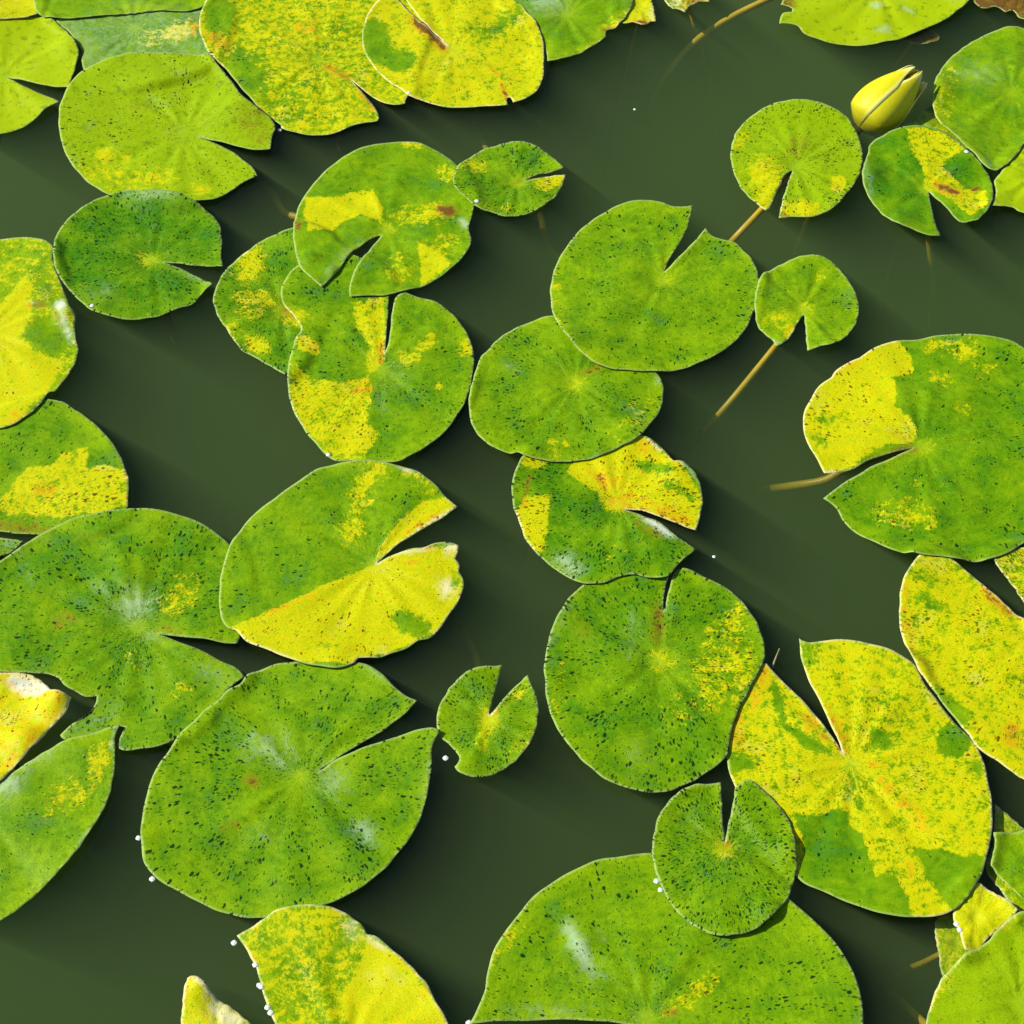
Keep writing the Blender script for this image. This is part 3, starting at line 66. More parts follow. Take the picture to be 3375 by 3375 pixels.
{'k':'L31','label':'green speckled lily pad with bright yellow-green heart below a larger pad','c':(45.0,113.7),'layer':2,'z':None,'o':[(28.4,179.0,0),(15.1,174.3,0),(1.3,166.6,0),(-10.2,155.8,0),(-19.2,142.1,0),(-22.1,137.6,0),(-27.0,119.7,0),(-30.6,96.1,0),(-29.3,78.8,0),(-23.6,64.5,0),(-12.6,53.2,0),(3.9,46.2,0),(7.7,43.2,0),(25.2,40.2,0),(38.2,40.7,0),(55.7,44.1,0),(74.6,53.2,0),(88.0,61.7,0),(97.3,74.5,0),(104.5,87.4,0),(108.0,103.4,0),(108.0,115.2,0),(103.8,123.4,0),(93.9,128.6,0),(71.9,149.7,0),(49.6,174.3,0)],'hue':0.45,'y0':0.17,'b0':0.0,'p0':0.0,'spk':0.8,'yel':[(0.5,[52,114,50,109,47,107,43,107,40,109,38,114,40,118,43,121,47,121,51,118]),(0.7,[32,53,32,48,31,44,29,44,27,46,25,51,25,56,26,59,28,60,30,58]),(0.9,[39,57,39,55,38,54,37,54,36,55,35,57,36,59,37,60,38,60,39,59]),(0.32,[106,99,107,88,99,74,87,61,75,55,67,59,66,70,73,84,85,97,98,103])],'brn':[(0.5,[68,133,67,130,63,126,57,122,52,121,49,121,51,125,55,129,61,132,66,134]),(0.3,[76,45,71,44,58,42,41,40,27,39,22,39,27,40,41,42,58,44,71,45]),(0.14,[100,75,93,64,87,59,83,61,84,71,89,83,95,94,102,99,105,97,104,87])],'pal':[(0.4,[5,126,3,123,-1,122,-4,124,-7,128,-7,132,-5,134,-2,135,2,133,5,129]),(0.7,[107,118,108,114,107,112,105,111,103,112,102,115,102,119,103,122,104,122,106,121])],'lift':[],'stem':None},
{'k':'L32','label':'folded lily pad with orange-yellow upper half and wrinkled green lower half','c':(73.1,5.0),'layer':1,'z':None,'o':[(47.3,57.4,0),(19.8,51.8,0),(7.7,43.4,0),(2.3,30.9,0),(-0.1,18.6,0),(1.0,1.0,0),(3.8,-5.1,0),(8.6,-22.4,0),(17.0,-36.8,0),(29.5,-50.4,0),(40.8,-59.7,0),(48.1,-62.8,0),(59.5,-62.5,0),(71.2,-57.4,0),(79.6,-55.9,0),(91.0,-58.4,0),(104.1,-57.4,0),(110.3,-48.4,0),(117.0,-40.7,0),(123.9,-33.1,1),(113.6,-23.7,0),(111.6,-21.7,0),(101.4,-11.7,0),(88.9,-4.7,0),(77.3,1.6,1),(89.0,-1.0,0),(99.5,-5.7,0),(114.2,-12.4,0),(125.1,-16.6,1),(128.5,-3.1,0),(130.9,10.4,0),(128.9,23.8,0),(124.0,35.0,0),(118.8,40.6,0),(112.2,40.6,1),(107.4,51.4,0),(100.1,59.5,0),(91.5,64.5,0),(74.9,61.7,0)],'hue':0.7,'y0':0.12,'b0':0.0,'p0':0.0,'spk':1.0,'yel':[(0.98,[38,32,43,41,58,49,92,66,114,43,133,10,126,-18,78,1,68,8,52,19]),(-0.85,[112,33,109,31,101,30,93,32,86,36,84,40,87,42,95,43,103,41,110,37]),(-0.8,[120,17,118,15,113,14,108,15,104,18,103,20,105,22,109,23,115,22,119,19]),(-0.7,[132,12,130,8,127,6,123,6,120,8,119,12,120,15,123,18,127,18,130,15]),(0.96,[3,-2,10,12,26,12,25,-6,21,-37,14,-32,5,-17]),(0.85,[24,39,22,36,18,34,13,34,8,36,7,39,8,43,13,45,18,45,22,43]),(0.95,[81,8,79,3,74,0,68,0,63,3,61,8,63,12,68,15,74,15,79,12]),(0.36,[77,-37,75,-44,72,-48,67,-48,64,-44,62,-37,64,-30,68,-26,72,-26,76,-30])],'brn':[(0.4,[84,11,79,11,71,15,61,22,54,29,53,34,57,35,66,31,75,24,82,16]),(0.35,[123,-10,116,-12,102,-10,84,-4,70,4,66,9,72,11,87,9,105,3,118,-4]),(0.25,[102,52,99,50,93,50,87,52,82,56,81,60,83,62,89,62,96,60,100,56]),(0.7,[11,14,9,6,8,1,7,1,7,6,9,15,10,23,12,29,13,28,12,23]),(0.4,[103,-27,100,-27,95,-24,89,-19,85,-14,84,-10,87,-10,93,-13,98,-18,102,-23])],'pal':[(0.97,[111,-25,107,-25,99,-21,92,-14,86,-7,85,-2,90,-1,97,-5,105,-12,110,-20]),(0.85,[47,-54,43,-56,37,-54,32,-49,28,-43,29,-38,33,-36,39,-37,44,-42,48,-49]),(0.8,[128,23,125,26,120,34,113,45,109,54,108,58,111,56,116,47,122,37,127,27]),(0.7,[108,48,106,49,102,52,98,57,94,61,94,64,96,63,100,60,104,55,108,51])],'lift':[(112.1,33.7,5,8.6)],'stem':None},
{'k':'L33','label':'green lily pad with yellow-flecked flank and brown scar above its heart','c':(95.6,-121.4),'layer':0.5,'z':None,'o':[(47.0,-63.2,0),(40.7,-69.5,0),(32.1,-83.4,0),(24.7,-101.9,0),(21.4,-120.4,0),(20.8,-133.7,0),(22.6,-153.9,0),(27.9,-172.1,0),(35.6,-187.0,0),(46.1,-200.6,0),(57.6,-211.7,0),(66.2,-215.9,0),(75.9,-218.6,0),(85.5,-219.7,0),(98.2,-218.1,0),(110.2,-212.5,0),(120.3,-205.9,0),(130.6,-198.0,0),(134.8,-192.4,0),(137.7,-179.0,0),(141.5,-165.2,0),(147.3,-153.5,0),(156.6,-135.8,0),(163.2,-121.4,0),(164.1,-113.0,0),(163.0,-103.2,0),(158.0,-87.1,0),(150.7,-73.3,0),(140.9,-63.2,0),(128.8,-56.2,0),(120.7,-51.1,0),(114.5,-48.5,0),(109.4,-50.4,1),(105.6,-60.7,0),(103.0,-70.8,0),(100.2,-83.4,1),(100.2,-75.8,0),(102.3,-63.2,0),(104.2,-56.2,1),(87.2,-49.8,0),(66.2,-51.1,0)],'hue':0.6,'y0':0.1,'b0':0.0,'p0':0.0,'spk':0.95,'yel':[(0.8,[153,-92,149,-100,144,-104,141,-102,140,-96,142,-87,146,-79,151,-75,154,-77,155,-83]),(0.5,[144,-92,144,-97,139,-106,131,-115,124,-120,119,-119,119,-114,123,-105,131,-96,139,-91]),(0.46,[155,-130,146,-152,133,-164,121,-162,114,-146,115,-122,124,-100,137,-87,149,-90,156,-106]),(0.56,[144,-138,141,-147,133,-152,124,-152,117,-147,114,-138,117,-130,125,-125,135,-125,142,-130]),(0.62,[159,-130,156,-140,150,-146,142,-146,136,-140,135,-130,138,-120,144,-114,152,-114,157,-120]),(0.58,[107,-121,105,-127,100,-130,94,-130,90,-127,88,-121,90,-116,95,-113,101,-113,106,-116]),(0.36,[124,-158,120,-167,112,-173,102,-173,95,-167,92,-158,95,-149,104,-144,114,-144,121,-149]),(0.33,[39,-145,34,-169,29,-183,24,-182,22,-167,23,-143,28,-119,34,-104,39,-105,41,-121])],'brn':[(0.7,[99,-93,98,-103,96,-110,93,-110,92,-103,92,-93,93,-83,95,-77,97,-77,99,-83]),(0.22,[53,-99,52,-104,48,-106,44,-106,40,-104,39,-99,41,-95,44,-92,49,-92,52,-95])],'pal':[(0.3,[83,-103,82,-115,79,-122,76,-122,73,-115,73,-103,74,-92,77,-84,80,-84,83,-92]),(0.35,[35,-94,30,-103,25,-108,24,-107,25,-100,29,-90,35,-81,39,-76,40,-77,39,-84]),(0.25,[88,-196,86,-204,82,-209,76,-209,72,-204,71,-196,73,-188,77,-183,83,-183,87,-188])],'lift':[(25.3,-138.2,3,8.6),(95.6,-121.4,-1.5,5.4)],'stem':None},
{'k':'L34','label':'big yellow lily pad with solid green blotches and orange slit edges','c':(211.9,-197.8),'layer':0,'z':None,'o':[(144.5,-131.7,0),(128.0,-155.4,0),(126.3,-184.2,0),(134.5,-194.1,1),(136.8,-212.1,0),(141.5,-223.1,0),(155.9,-250.2,0),(172.7,-278.7,0),(183.4,-285.0,0),(195.9,-292.2,0),(208.4,-298.3,0),(222.0,-302.4,0),(235.8,-304.5,0),(252.8,-302.9,0),(262.5,-299.9,0),(268.8,-294.2,0),(275.6,-286.0,0),(282.8,-274.6,0),(288.5,-260.9,0),(293.4,-242.7,0),(295.4,-228.6,0),(295.5,-217.6,0),(295.5,-203.4,0),(294.1,-192.2,0),(291.3,-184.2,0),(283.0,-171.6,0),(273.1,-155.4,0),(264.1,-138.9,0),(259.5,-126.9,0),(250.3,-118.5,0),(241.7,-113.0,0),(230.8,-110.0,0),(220.9,-107.3,0),(210.7,-106.3,0),(201.4,-107.5,0),(193.1,-108.7,0),(186.9,-105.4,1),(187.1,-119.7,0),(189.9,-134.1,0),(194.6,-149.5,0),(200.0,-167.0,0),(204.6,-180.8,0),(207.6,-191.3,1),(202.7,-180.8,0),(197.6,-171.6,0),(191.5,-161.2,0),(183.5,-149.5,0),(174.4,-137.7,0),(164.3,-124.5,1)],'hue':0.6,'y0':0.7,'b0':0.0,'p0':0.0,'spk':0.5,'yel':[(-0.8,[167,-132,173,-149,174,-169,191,-181,203,-193,186,-189,172,-174,166,-155]),(-1,[289,-182,286,-189,280,-193,273,-193,268,-189,267,-182,270,-175,276,-170,283,-170,287,-175]),(-0.85,[240,-181,238,-185,234,-187,229,-187,226,-185,225,-181,227,-177,231,-174,235,-174,239,-177]),(-0.36,[261,-161,258,-171,250,-178,241,-178,235,-171,233,-161,237,-151,245,-144,254,-144,260,-151]),(-0.4,[265,-134,258,-139,248,-139,236,-134,229,-126,228,-117,234,-112,245,-112,257,-117,264,-126]),(-0.7,[197,-116,197,-123,195,-128,192,-129,189,-125,187,-119,187,-112,189,-107,192,-106,196,-109]),(-0.85,[294,-201,293,-204,291,-205,288,-205,286,-204,286,-201,287,-199,289,-197,292,-197,294,-199]),(-1,[174,-234,186,-236,202,-230,206,-234,207,-244,214,-247,215,-259,217,-266,218,-277,230,-277,234,-285,236,-294,236,-306,208,-301,171,-280,178,-256]),(-1,[244,-258,258,-259,273,-264,290,-263,284,-277,262,-301,259,-296,253,-282,249,-271]),(-0.6,[216,-213,216,-221,215,-226,213,-227,210,-223,208,-215,208,-208,209,-202,212,-202,214,-206]),(-0.36,[231,-252,232,-264,229,-273,224,-274,218,-269,214,-259,213,-247,216,-238,221,-236,227,-242]),(-0.85,[153,-198,151,-201,145,-204,138,-204,133,-201,131,-198,134,-194,139,-191,146,-191,151,-194])],'brn':[(0.28,[165,-141,159,-152,154,-158,151,-156,151,-148,154,-136,159,-126,164,-120,168,-121,168,-130]),(0.3,[148,-173,146,-182,143,-187,140,-187,138,-182,138,-173,139,-164,142,-158,145,-158,147,-164]),(0.4,[198,-181,195,-182,190,-178,185,-172,182,-166,183,-162,187,-162,192,-165,196,-171,199,-177]),(0.4,[209,-172,211,-182,211,-189,209,-190,205,-185,202,-176,199,-166,199,-159,202,-157,205,-162]),(0.28,[256,-248,251,-246,243,-237,234,-224,228,-212,227,-206,232,-208,241,-218,250,-231,256,-243]),(0.3,[240,-202,238,-203,233,-203,228,-202,224,-200,223,-198,225,-197,229,-197,234,-199,238,-200]),(0.25,[244,-272,243,-276,241,-278,239,-278,237,-276,237,-272,238,-269,240,-266,242,-266,244,-269])],'pal':[],'lift':[],'stem':None},
{'k':'L35','label':'small round green lily pad with bold black specks resting on a large pad','c':(128.9,-258.2),'layer':3,'z':None,'o':[(129.4,-212.2,1),(121.5,-213.3,0),(112.7,-214.9,0),(101.7,-220.5,0),(93.6,-230.3,0),(88.3,-241.1,0),(85.4,-254.0,0),(85.3,-266.7,0),(87.7,-278.2,0),(91.9,-288.5,0),(97.9,-299.8,0),(106.7,-309.1,0),(116.5,-315.0,0),(126.5,-317.0,0),(130.0,-316.4,0),(141.4,-313.3,0),(150.8,-307.4,0),(161.0,-296.8,0),(167.8,-284.5,0),(171.6,-269.9,0),(171.6,-260.0,0),(170.9,-245.4,0),(166.3,-232.5,0),(159.4,-222.7,0),(151.3,-214.9,0),(147.2,-211.1,0),(141.6,-213.8,0),(137.7,-217.2,1),(136.5,-225.9,0),(133.4,-236.8,0),(129.4,-253.1,1),(129.2,-242.2,0),(129.3,-225.9,0)],'hue':0.55,'y0':0.1,'b0':0.0,'p0':0.0,'spk':1.1,'yel':[(0.72,[135,-260,134,-264,130,-266,126,-266,123,-264,122,-260,124,-257,127,-254,131,-254,134,-257]),(0.34,[171,-264,170,-274,167,-280,165,-280,164,-274,164,-264,165,-253,168,-246,170,-246,172,-253])],'brn':[(0.4,[133,-253,132,-256,130,-258,129,-258,127,-256,127,-253,128,-250,129,-248,131,-248,132,-250])],'pal':[(0.2,[117,-239,114,-245,110,-247,106,-246,105,-241,106,-235,109,-229,114,-226,117,-228,118,-233])],'lift':[(168.1,-258.2,6,8.6),(151.7,-299.8,5,7.5),(123.7,-304.9,3,8.6)],'stem':None},
{'k':'L36','label':'huge green lily pad with one white painted sheen streak carrying a small pad','c':(77.8,-366.2),'layer':1,'z':None,'o':[(84.8,-260.7,0),(74.3,-261.2,0),(62.8,-263.4,0),(50.4,-266.0,0),(37.0,-272.8,0),(24.6,-280.6,0),(13.2,-289.9,0),(3.8,-301.2,0),(-4.5,-313.4,0),(-11.0,-326.3,0),(-14.6,-340.2,0),(-15.4,-349.9,0),(-16.3,-352.8,0),(-19.4,-360.5,0),(-22.1,-367.2,0),(-24.3,-371.5,1),(-9.8,-369.6,0),(2.8,-368.5,0),(29.9,-367.8,0),(52.4,-368.6,0),(68.8,-370.2,1),(47.7,-376.7,0),(11.7,-382.3,0),(-10.6,-387.0,1),(-6.1,-422.8,0),(11.3,-449.4,0),(71.5,-458.1,0),(158.9,-440.6,0),(187.5,-413.7,0),(200.1,-381.4,0),(202.0,-367.2,0),(202.2,-352.8,0),(199.4,-339.2,0),(194.3,-326.3,0),(186.2,-314.4,0),(176.1,-302.2,0),(166.6,-293.0,0),(154.0,-279.6,0),(135.6,-269.1,0),(107.5,-262.8,0)],'hue':0.42,'y0':0.18,'b0':0.0,'p0':0.0,'spk':0.75,'yel':[(0.7,[118,-341,118,-344,115,-348,110,-352,106,-354,103,-353,103,-350,106,-346,111,-342,115,-340]),(0.58,[109,-351,108,-355,103,-359,96,-362,90,-363,87,-362,88,-358,93,-354,100,-351,106,-350]),(0.42,[3,-315,-6,-328,-14,-335,-17,-333,-14,-323,-6,-308,3,-295,10,-288,13,-290,10,-300])],'brn':[(0.6,[97,-362,96,-364,94,-365,91,-365,89,-364,88,-362,89,-361,91,-360,94,-360,96,-361]),(0.15,[-2,-315,-10,-327,-16,-334,-17,-333,-14,-324,-7,-312,1,-300,7,-293,8,-294,5,-302])],'pal':[(0.96,[43,-319,47,-329,48,-336,45,-338,40,-333,35,-324,31,-313,30,-306,33,-305,37,-310]),(0.5,[54,-337,53,-341,50,-344,46,-344,42,-341,41,-337,43,-333,46,-331,50,-331,53,-333]),(0.4,[55,-313,55,-316,55,-319,54,-319,53,-317,51,-314,50,-311,51,-308,52,-308,53,-309]),(0.3,[48,-361,43,-364,29,-365,12,-365,-1,-364,-6,-361,-1,-359,13,-358,29,-358,43,-359])],'lift':[(39.8,-321.4,2.5,6.4)],'stem':None},
{'k':'L37','label':'yellow lily pad with green streaks and glint-painted water beads along its ragged side','c':(-94.7,-392.1),'layer':3,'z':None,'o':[(-154.9,-325.9,0),(-149.6,-335.8,0),(-146.2,-344.6,0),(-141.5,-359.1,0),(-135.2,-371.5,0),(-120.5,-405.9,0),(-88.7,-424.0,0),(-45.2,-415.0,0),(-29.8,-387.5,0),(-35.5,-371.5,0),(-43.9,-357.2,0),(-49.6,-345.6,0),(-57.1,-336.8,0),(-65.7,-327.9,0),(-72.3,-322.0,0),(-79.9,-315.5,0),(-85.5,-314.0,1),(-90.5,-306.9,0),(-99.1,-300.8,0),(-108.6,-297.8,0),(-120.8,-296.2,0),(-128.8,-296.8,0),(-138.0,-298.8,0),(-146.8,-304.9,0),(-153.9,-309.9,0),(-162.3,-315.2,1)],'hue':0.35,'y0':0.5,'b0':0.0,'p0':0.0,'spk':0.25,'yel':[(0.92,[-84,-317,-66,-328,-47,-354,-35,-372,-73,-372,-93,-372,-99,-354,-91,-340]),(0.85,[-149,-327,-146,-333,-146,-337,-147,-338,-151,-336,-155,-331,-157,-325,-158,-320,-157,-319,-153,-322]),(-0.75,[-109,-333,-112,-339,-118,-342,-126,-342,-132,-339,-135,-333,-133,-327,-127,-323,-119,-323,-112,-327]),(-0.5,[-106,-349,-106,-359,-109,-364,-112,-364,-115,-359,-117,-349,-116,-340,-114,-335,-110,-335,-107,-340]),(0.65,[-101,-300,-104,-302,-114,-304,-125,-304,-135,-302,-138,-300,-135,-297,-126,-296,-114,-296,-105,-297])],'brn':[(0.25,[-53,-338,-48,-346,-45,-352,-46,-353,-51,-349,-57,-342,-63,-333,-65,-328,-64,-327,-59,-331]),(0.25,[-150,-327,-147,-332,-146,-336,-147,-336,-149,-334,-153,-329,-155,-324,-157,-320,-156,-319,-153,-322])],'pal':[(0.6,[-90,-311,-92,-316,-95,-319,-98,-318,-99,-314,-100,-309,-98,-304,-95,-301,-92,-302,-90,-306]),(0.6,[-74,-324,-76,-324,-79,-323,-83,-320,-86,-316,-86,-314,-84,-314,-80,-315,-76,-318,-74,-322]),(0.4,[-150,-333,-147,-340,-146,-344,-147,-344,-149,-341,-153,-334,-156,-328,-157,-324,-156,-323,-154,-327])],'lift':[],'stem':None},
{'k':'L38','label':'small pointed leaf tip with pinkish white dried edge over dark water','c':(-168.5,-381.4),'layer':1,'z':None,'o':[(-182.9,-400.0,0),(-155.9,-404.6,0),(-139.8,-381.4,0),(-149.6,-370.1,0),(-161.2,-360.5,0),(-172.4,-354.0,0),(-178.2,-347.1,0),(-184.3,-343.5,0),(-188.0,-344.6,1),(-189.2,-350.5,0),(-190.0,-362.5,0),(-190.2,-370.3,0),(-190.9,-381.4,0)],'hue':0.45,'y0':0.85,'b0':0.0,'p0':0.0,'spk':0.4,'yel':[],'brn':[(0.3,[-186,-348,-187,-352,-188,-354,-189,-353,-190,-351,-190,-348,-189,-344,-188,-342,-187,-343,-186,-345])],'pal':[(0.95,[-173,-349,-167,-356,-164,-361,-165,-362,-170,-359,-177,-353,-183,-346,-186,-341,-184,-339,-179,-342]),(0.9,[-154,-371,-157,-373,-163,-372,-170,-368,-174,-363,-175,-359,-172,-357,-166,-359,-159,-362,-154,-367])],'lift':[(-178.5,-349.9,5,6.4)],'stem':None},
{'k':'L39','label':'long yellow lily pad with green smudge under the half-yellow pad','c':(343.6,-98.8),'layer':1,'z':None,'o':[(272.4,-41.3,0),(265.0,-51.0,0),(259.1,-61.3,0),(256.1,-73.9,0),(253.8,-90.2,0),(254.6,-105.0,0),(257.3,-117.1,0),(260.1,-128.0,0),(266.6,-141.1,0),(274.7,-156.4,0),(283.6,-172.7,0),(292.3,-188.7,0),(302.0,-196.6,0),(310.7,-204.4,0),(317.9,-210.0,0),(333.7,-213.3,0),(356.9,-190.9,0),(369.7,-144.7,0),(360.5,-108.6,0),(346.5,-100.1,0),(335.9,-89.5,0),(329.3,-83.9,0),(320.7,-72.0,0),(309.9,-60.0,0),(300.8,-49.7,0),(292.4,-41.3,0),(282.2,-38.7,0)],'hue':0.5,'y0':0.74,'b0':0.0,'p0':0.0,'spk':0.7,'yel':[(-0.9,[288,-173,282,-175,275,-171,268,-162,265,-153,266,-147,272,-145,280,-149,287,-157,290,-167]),(-0.8,[284,-84,281,-84,276,-82,271,-77,267,-72,267,-69,270,-69,275,-71,280,-76,284,-80]),(-0.6,[281,-63,279,-64,275,-64,270,-63,266,-60,266,-57,268,-56,272,-56,277,-57,280,-60]),(-0.4,[308,-60,305,-61,301,-60,298,-57,296,-53,297,-50,300,-48,303,-49,307,-52,308,-57])],'brn':[(0.65,[331,-89,328,-89,323,-84,317,-77,313,-70,313,-66,316,-67,321,-72,327,-79,331,-86]),(0.6,[319,-180,317,-184,315,-187,312,-187,310,-184,310,-180,311,-175,314,-172,317,-172,319,-175]),(0.25,[263,-90,262,-109,259,-120,257,-120,256,-109,256,-91,257,-71,260,-59,262,-59,263,-71])],'pal':[],'lift':[],'stem':None},
{'k':'L40','label':'large green lily pad with one solid yellow lobe and amber stem','c':(286.9,56.8),'layer':3,'z':None,'o':[(226.5,32.9,0),(236.5,35.8,0),(253.9,45.5,0),(271.0,52.2,0),(281.2,55.4,1),(264.8,45.6,0),(247.4,36.3,0),(235.8,28.5,0),(223.0,18.7,0),(213.0,9.1,1),(221.4,1.7,0),(225.7,-9.0,0),(234.2,-19.6,0),(246.0,-28.2,0),(258.9,-36.0,0),(270.9,-40.6,0),(286.6,-41.8,0),(303.1,-43.4,0),(320.2,-41.8,0),(334.8,-35.4,0),(344.4,-28.8,0),(358.4,-18.9,0),(371.6,-2.9,0),(387.8,31.0,0),(398.1,73.1,0),(397.4,109.3,0),(387.7,133.1,0),(370.9,148.2,0),(362.5,154.3,0),(346.1,159.6,0),(330.4,161.9,0),(311.9,160.4,0),(294.3,155.8,0),(276.9,153.5,0),(262.5,146.7,0),(251.3,137.6,1),(242.9,133.1,0),(233.2,125.6,0),(229.2,119.7,1),(220.7,112.3,0),(212.9,100.5,0),(207.3,87.5,0),(205.2,73.1,0),(206.8,56.1,0),(212.2,42.1,0),(216.1,32.1,1)],'hue':0.58,'y0':0.1,'b0':0.0,'p0':0.0,'spk':0.65,'yel':[(0.99,[279,156,290,139,289,124,273,118,275,106,271,93,280,83,285,70,281,60,262,57,237,38,216,30,201,59,205,95,226,121,253,142]),(-0.55,[238,82,235,77,227,74,218,74,211,77,209,82,212,86,220,89,229,89,236,86]),(-0.42,[222,59,220,51,215,47,210,47,206,51,205,59,207,66,212,71,217,71,221,66]),(0.75,[339,147,336,140,331,135,325,135,321,140,320,147,323,154,328,158,334,158,338,154]),(0.5,[325,148,322,143,314,140,305,140,298,143,296,148,299,154,307,157,316,157,323,154]),(0.5,[351,127,348,122,342,119,336,119,332,122,330,127,333,132,339,136,345,136,349,132]),(0.6,[313,114,311,112,306,112,301,114,298,118,298,122,300,125,305,125,310,122,313,118]),(0.5,[328,90,326,87,322,84,318,84,315,87,314,90,316,94,320,97,324,97,327,94]),(0.5,[286,-8,280,-15,268,-18,255,-15,245,-8,243,2,249,10,262,12,275,9,284,2]),(0.75,[289,-7,288,-12,285,-15,282,-15,280,-12,280,-7,281,-2,284,1,287,1,289,-2]),(0.6,[282,24,281,22,279,20,277,20,276,22,275,24,276,27,278,28,280,28,282,27]),(0.45,[298,56,296,51,291,48,287,48,283,51,282,56,284,61,289,64,293,64,297,61])],'brn':[(0.85,[283,55,282,53,277,51,272,50,267,50,266,52,267,54,272,56,277,57,282,56]),(0.2,[265,149,260,143,246,130,228,117,213,107,207,105,211,112,225,124,243,138,258,147]),(0.4,[281,58,277,55,267,48,254,42,243,38,238,37,242,41,252,47,266,53,277,58])],'pal':[(0.6,[227,33,225,32,222,31,218,31,215,32,214,33,215,34,218,35,222,35,225,34])],'lift':[(242.5,40.7,1.5,5.4)],'stem':[(260.9,63.5,-18),(235.7,59.5,-30),(223.2,57.1,-38),(204.4,63.2,-52),(183.1,88.1,-90)]},
{'k':'L41','label':'dark-flecked yellow-green lily pad peeking from under the half-yellow pad','c':(355.8,-62.6),'layer':0,'z':None,'o':[(326.3,-49.8,0),(331.8,-62.6,0),(338.1,-77.8,0),(342.8,-92.7,0),(363.0,-95.2,0),(379.6,-57.5,0),(362.7,-31.7,0),(345.2,-30.3,0),(330.4,-35.6,0),(322.2,-39.7,1)],'hue':0.5,'y0':0.55,'b0':0.0,'p0':0.0,'spk':0.95,'yel':[],'brn':[],'pal':[],'lift':[],'stem':None},
{'k':'L42','label':'plain green lily pad beside the big blotched yellow pad','c':(317.8,-272.3),'layer':1,'z':None,'o':[(293.2,-248.5,1),(292.6,-256.5,0),(289.2,-267.0,0),(288.3,-270.4,1),(293.4,-277.5,0),(299.7,-285.8,0),(305.4,-293.0,0),(319.5,-303.2,0),(345.4,-287.9,0),(346.0,-256.5,0),(329.5,-240.4,0),(309.4,-245.8,0),(299.7,-247.1,0)],'hue':0.45,'y0':0.18,'b0':0.0,'p0':0.0,'spk':0.5,'yel':[],'brn':[],'pal':[],'lift':[],'stem':None},
{'k':'L42b','label':'shaded olive lily pad lying under a plain green pad','c':(308.5,-248.4),'layer':0,'z':-4,'o':[(293.5,-252.7,0),(287.7,-267.1,0),(294.1,-282.3,0),(301.5,-296.2,0),(307.8,-297.8,0),(325.7,-273.9,0),(329.0,-252.7,0),(314.7,-240.9,0),(306.2,-231.1,0),(299.0,-224.0,1)],'hue':0.4,'y0':0.45,'b0':0.0,'p0':0.0,'spk':0.4,'yel':[],'brn':[],'pal':[],'lift':[],'stem':None},
{'k':'L43','label':'small bright yellow lily pad with a glint-painted water bead at its pale edge','c':(275.1,-303.4),'layer':-1,'z':None,'o':[(272.2,-282.9,0),(265.6,-290.1,0),(262.5,-299.4,0),(262.1,-306.5,0),(264.5,-311.5,0),(264.4,-317.6,0),(265.1,-325.8,1),(274.1,-324.6,0),(280.7,-316.6,0),(287.0,-311.5,0),(296.4,-304.5,0),(300.1,-299.9,1),(293.5,-292.2,0),(286.8,-286.5,0),(280.9,-281.3,1)],'hue':0.4,'y0':0.88,'b0':0.0,'p0':0.0,'spk':0.3,'yel':[],'brn':[],'pal':[],'lift':[],'stem':None},
{'k':'L43b','label':'sunken olive lily pad below the small bright yellow pad','c':(264.0,-315.2),'layer':-1,'z':-8,'o':[(252.7,-323.2,0),(254.8,-336.1,0),(266.9,-335.1,0),(275.7,-325.2,0),(278.0,-308.1,0),(270.3,-295.8,0),(260.8,-295.8,0),(253.4,-300.9,0)],'hue':0.4,'y0':0.5,'b0':0.0,'p0':0.0,'spk':0.1,'yel':[],'brn':[],'pal':[],'lift':[],'stem':None},
{'k':'L44','label':'olive lime lily pad with yellowish margin overlapping a small yellow pad','c':(295.1,-358.4),'layer':2,'z':None,'o':[(239.1,-386.8,0),(258.9,-405.3,0),(293.5,-409.8,0),(329.9,-377.4,0),(341.0,-339.0,0),(328.4,-304.1,0),(306.5,-301.2,0),(298.7,-303.0,0),(288.4,-310.1,0),(277.6,-321.2,0),(265.6,-328.1,0),(257.4,-335.0,0),(248.9,-343.8,0),(242.8,-356.4,0),(237.4,-370.8,0)],'hue':-0.15,'y0':0.12,'b0':0.0,'p0':0.0,'spk':0.35,'yel':[(0.45,[254,-349,245,-361,238,-367,236,-366,239,-357,247,-344,256,-332,263,-326,265,-327,262,-336]),(0.45,[302,-303,302,-306,299,-309,294,-312,290,-312,288,-311,289,-308,292,-305,296,-303,300,-302])],'brn':[(0.2,[298,-303,297,-306,294,-310,290,-314,286,-316,283,-315,283,-312,286,-308,291,-304,295,-303])],'pal':[],'lift':[],'stem':[(265.8,-371.6,-15),(248.6,-362.6,-25),(238.7,-340.4,-45),(235.7,-313.4,-80)]},
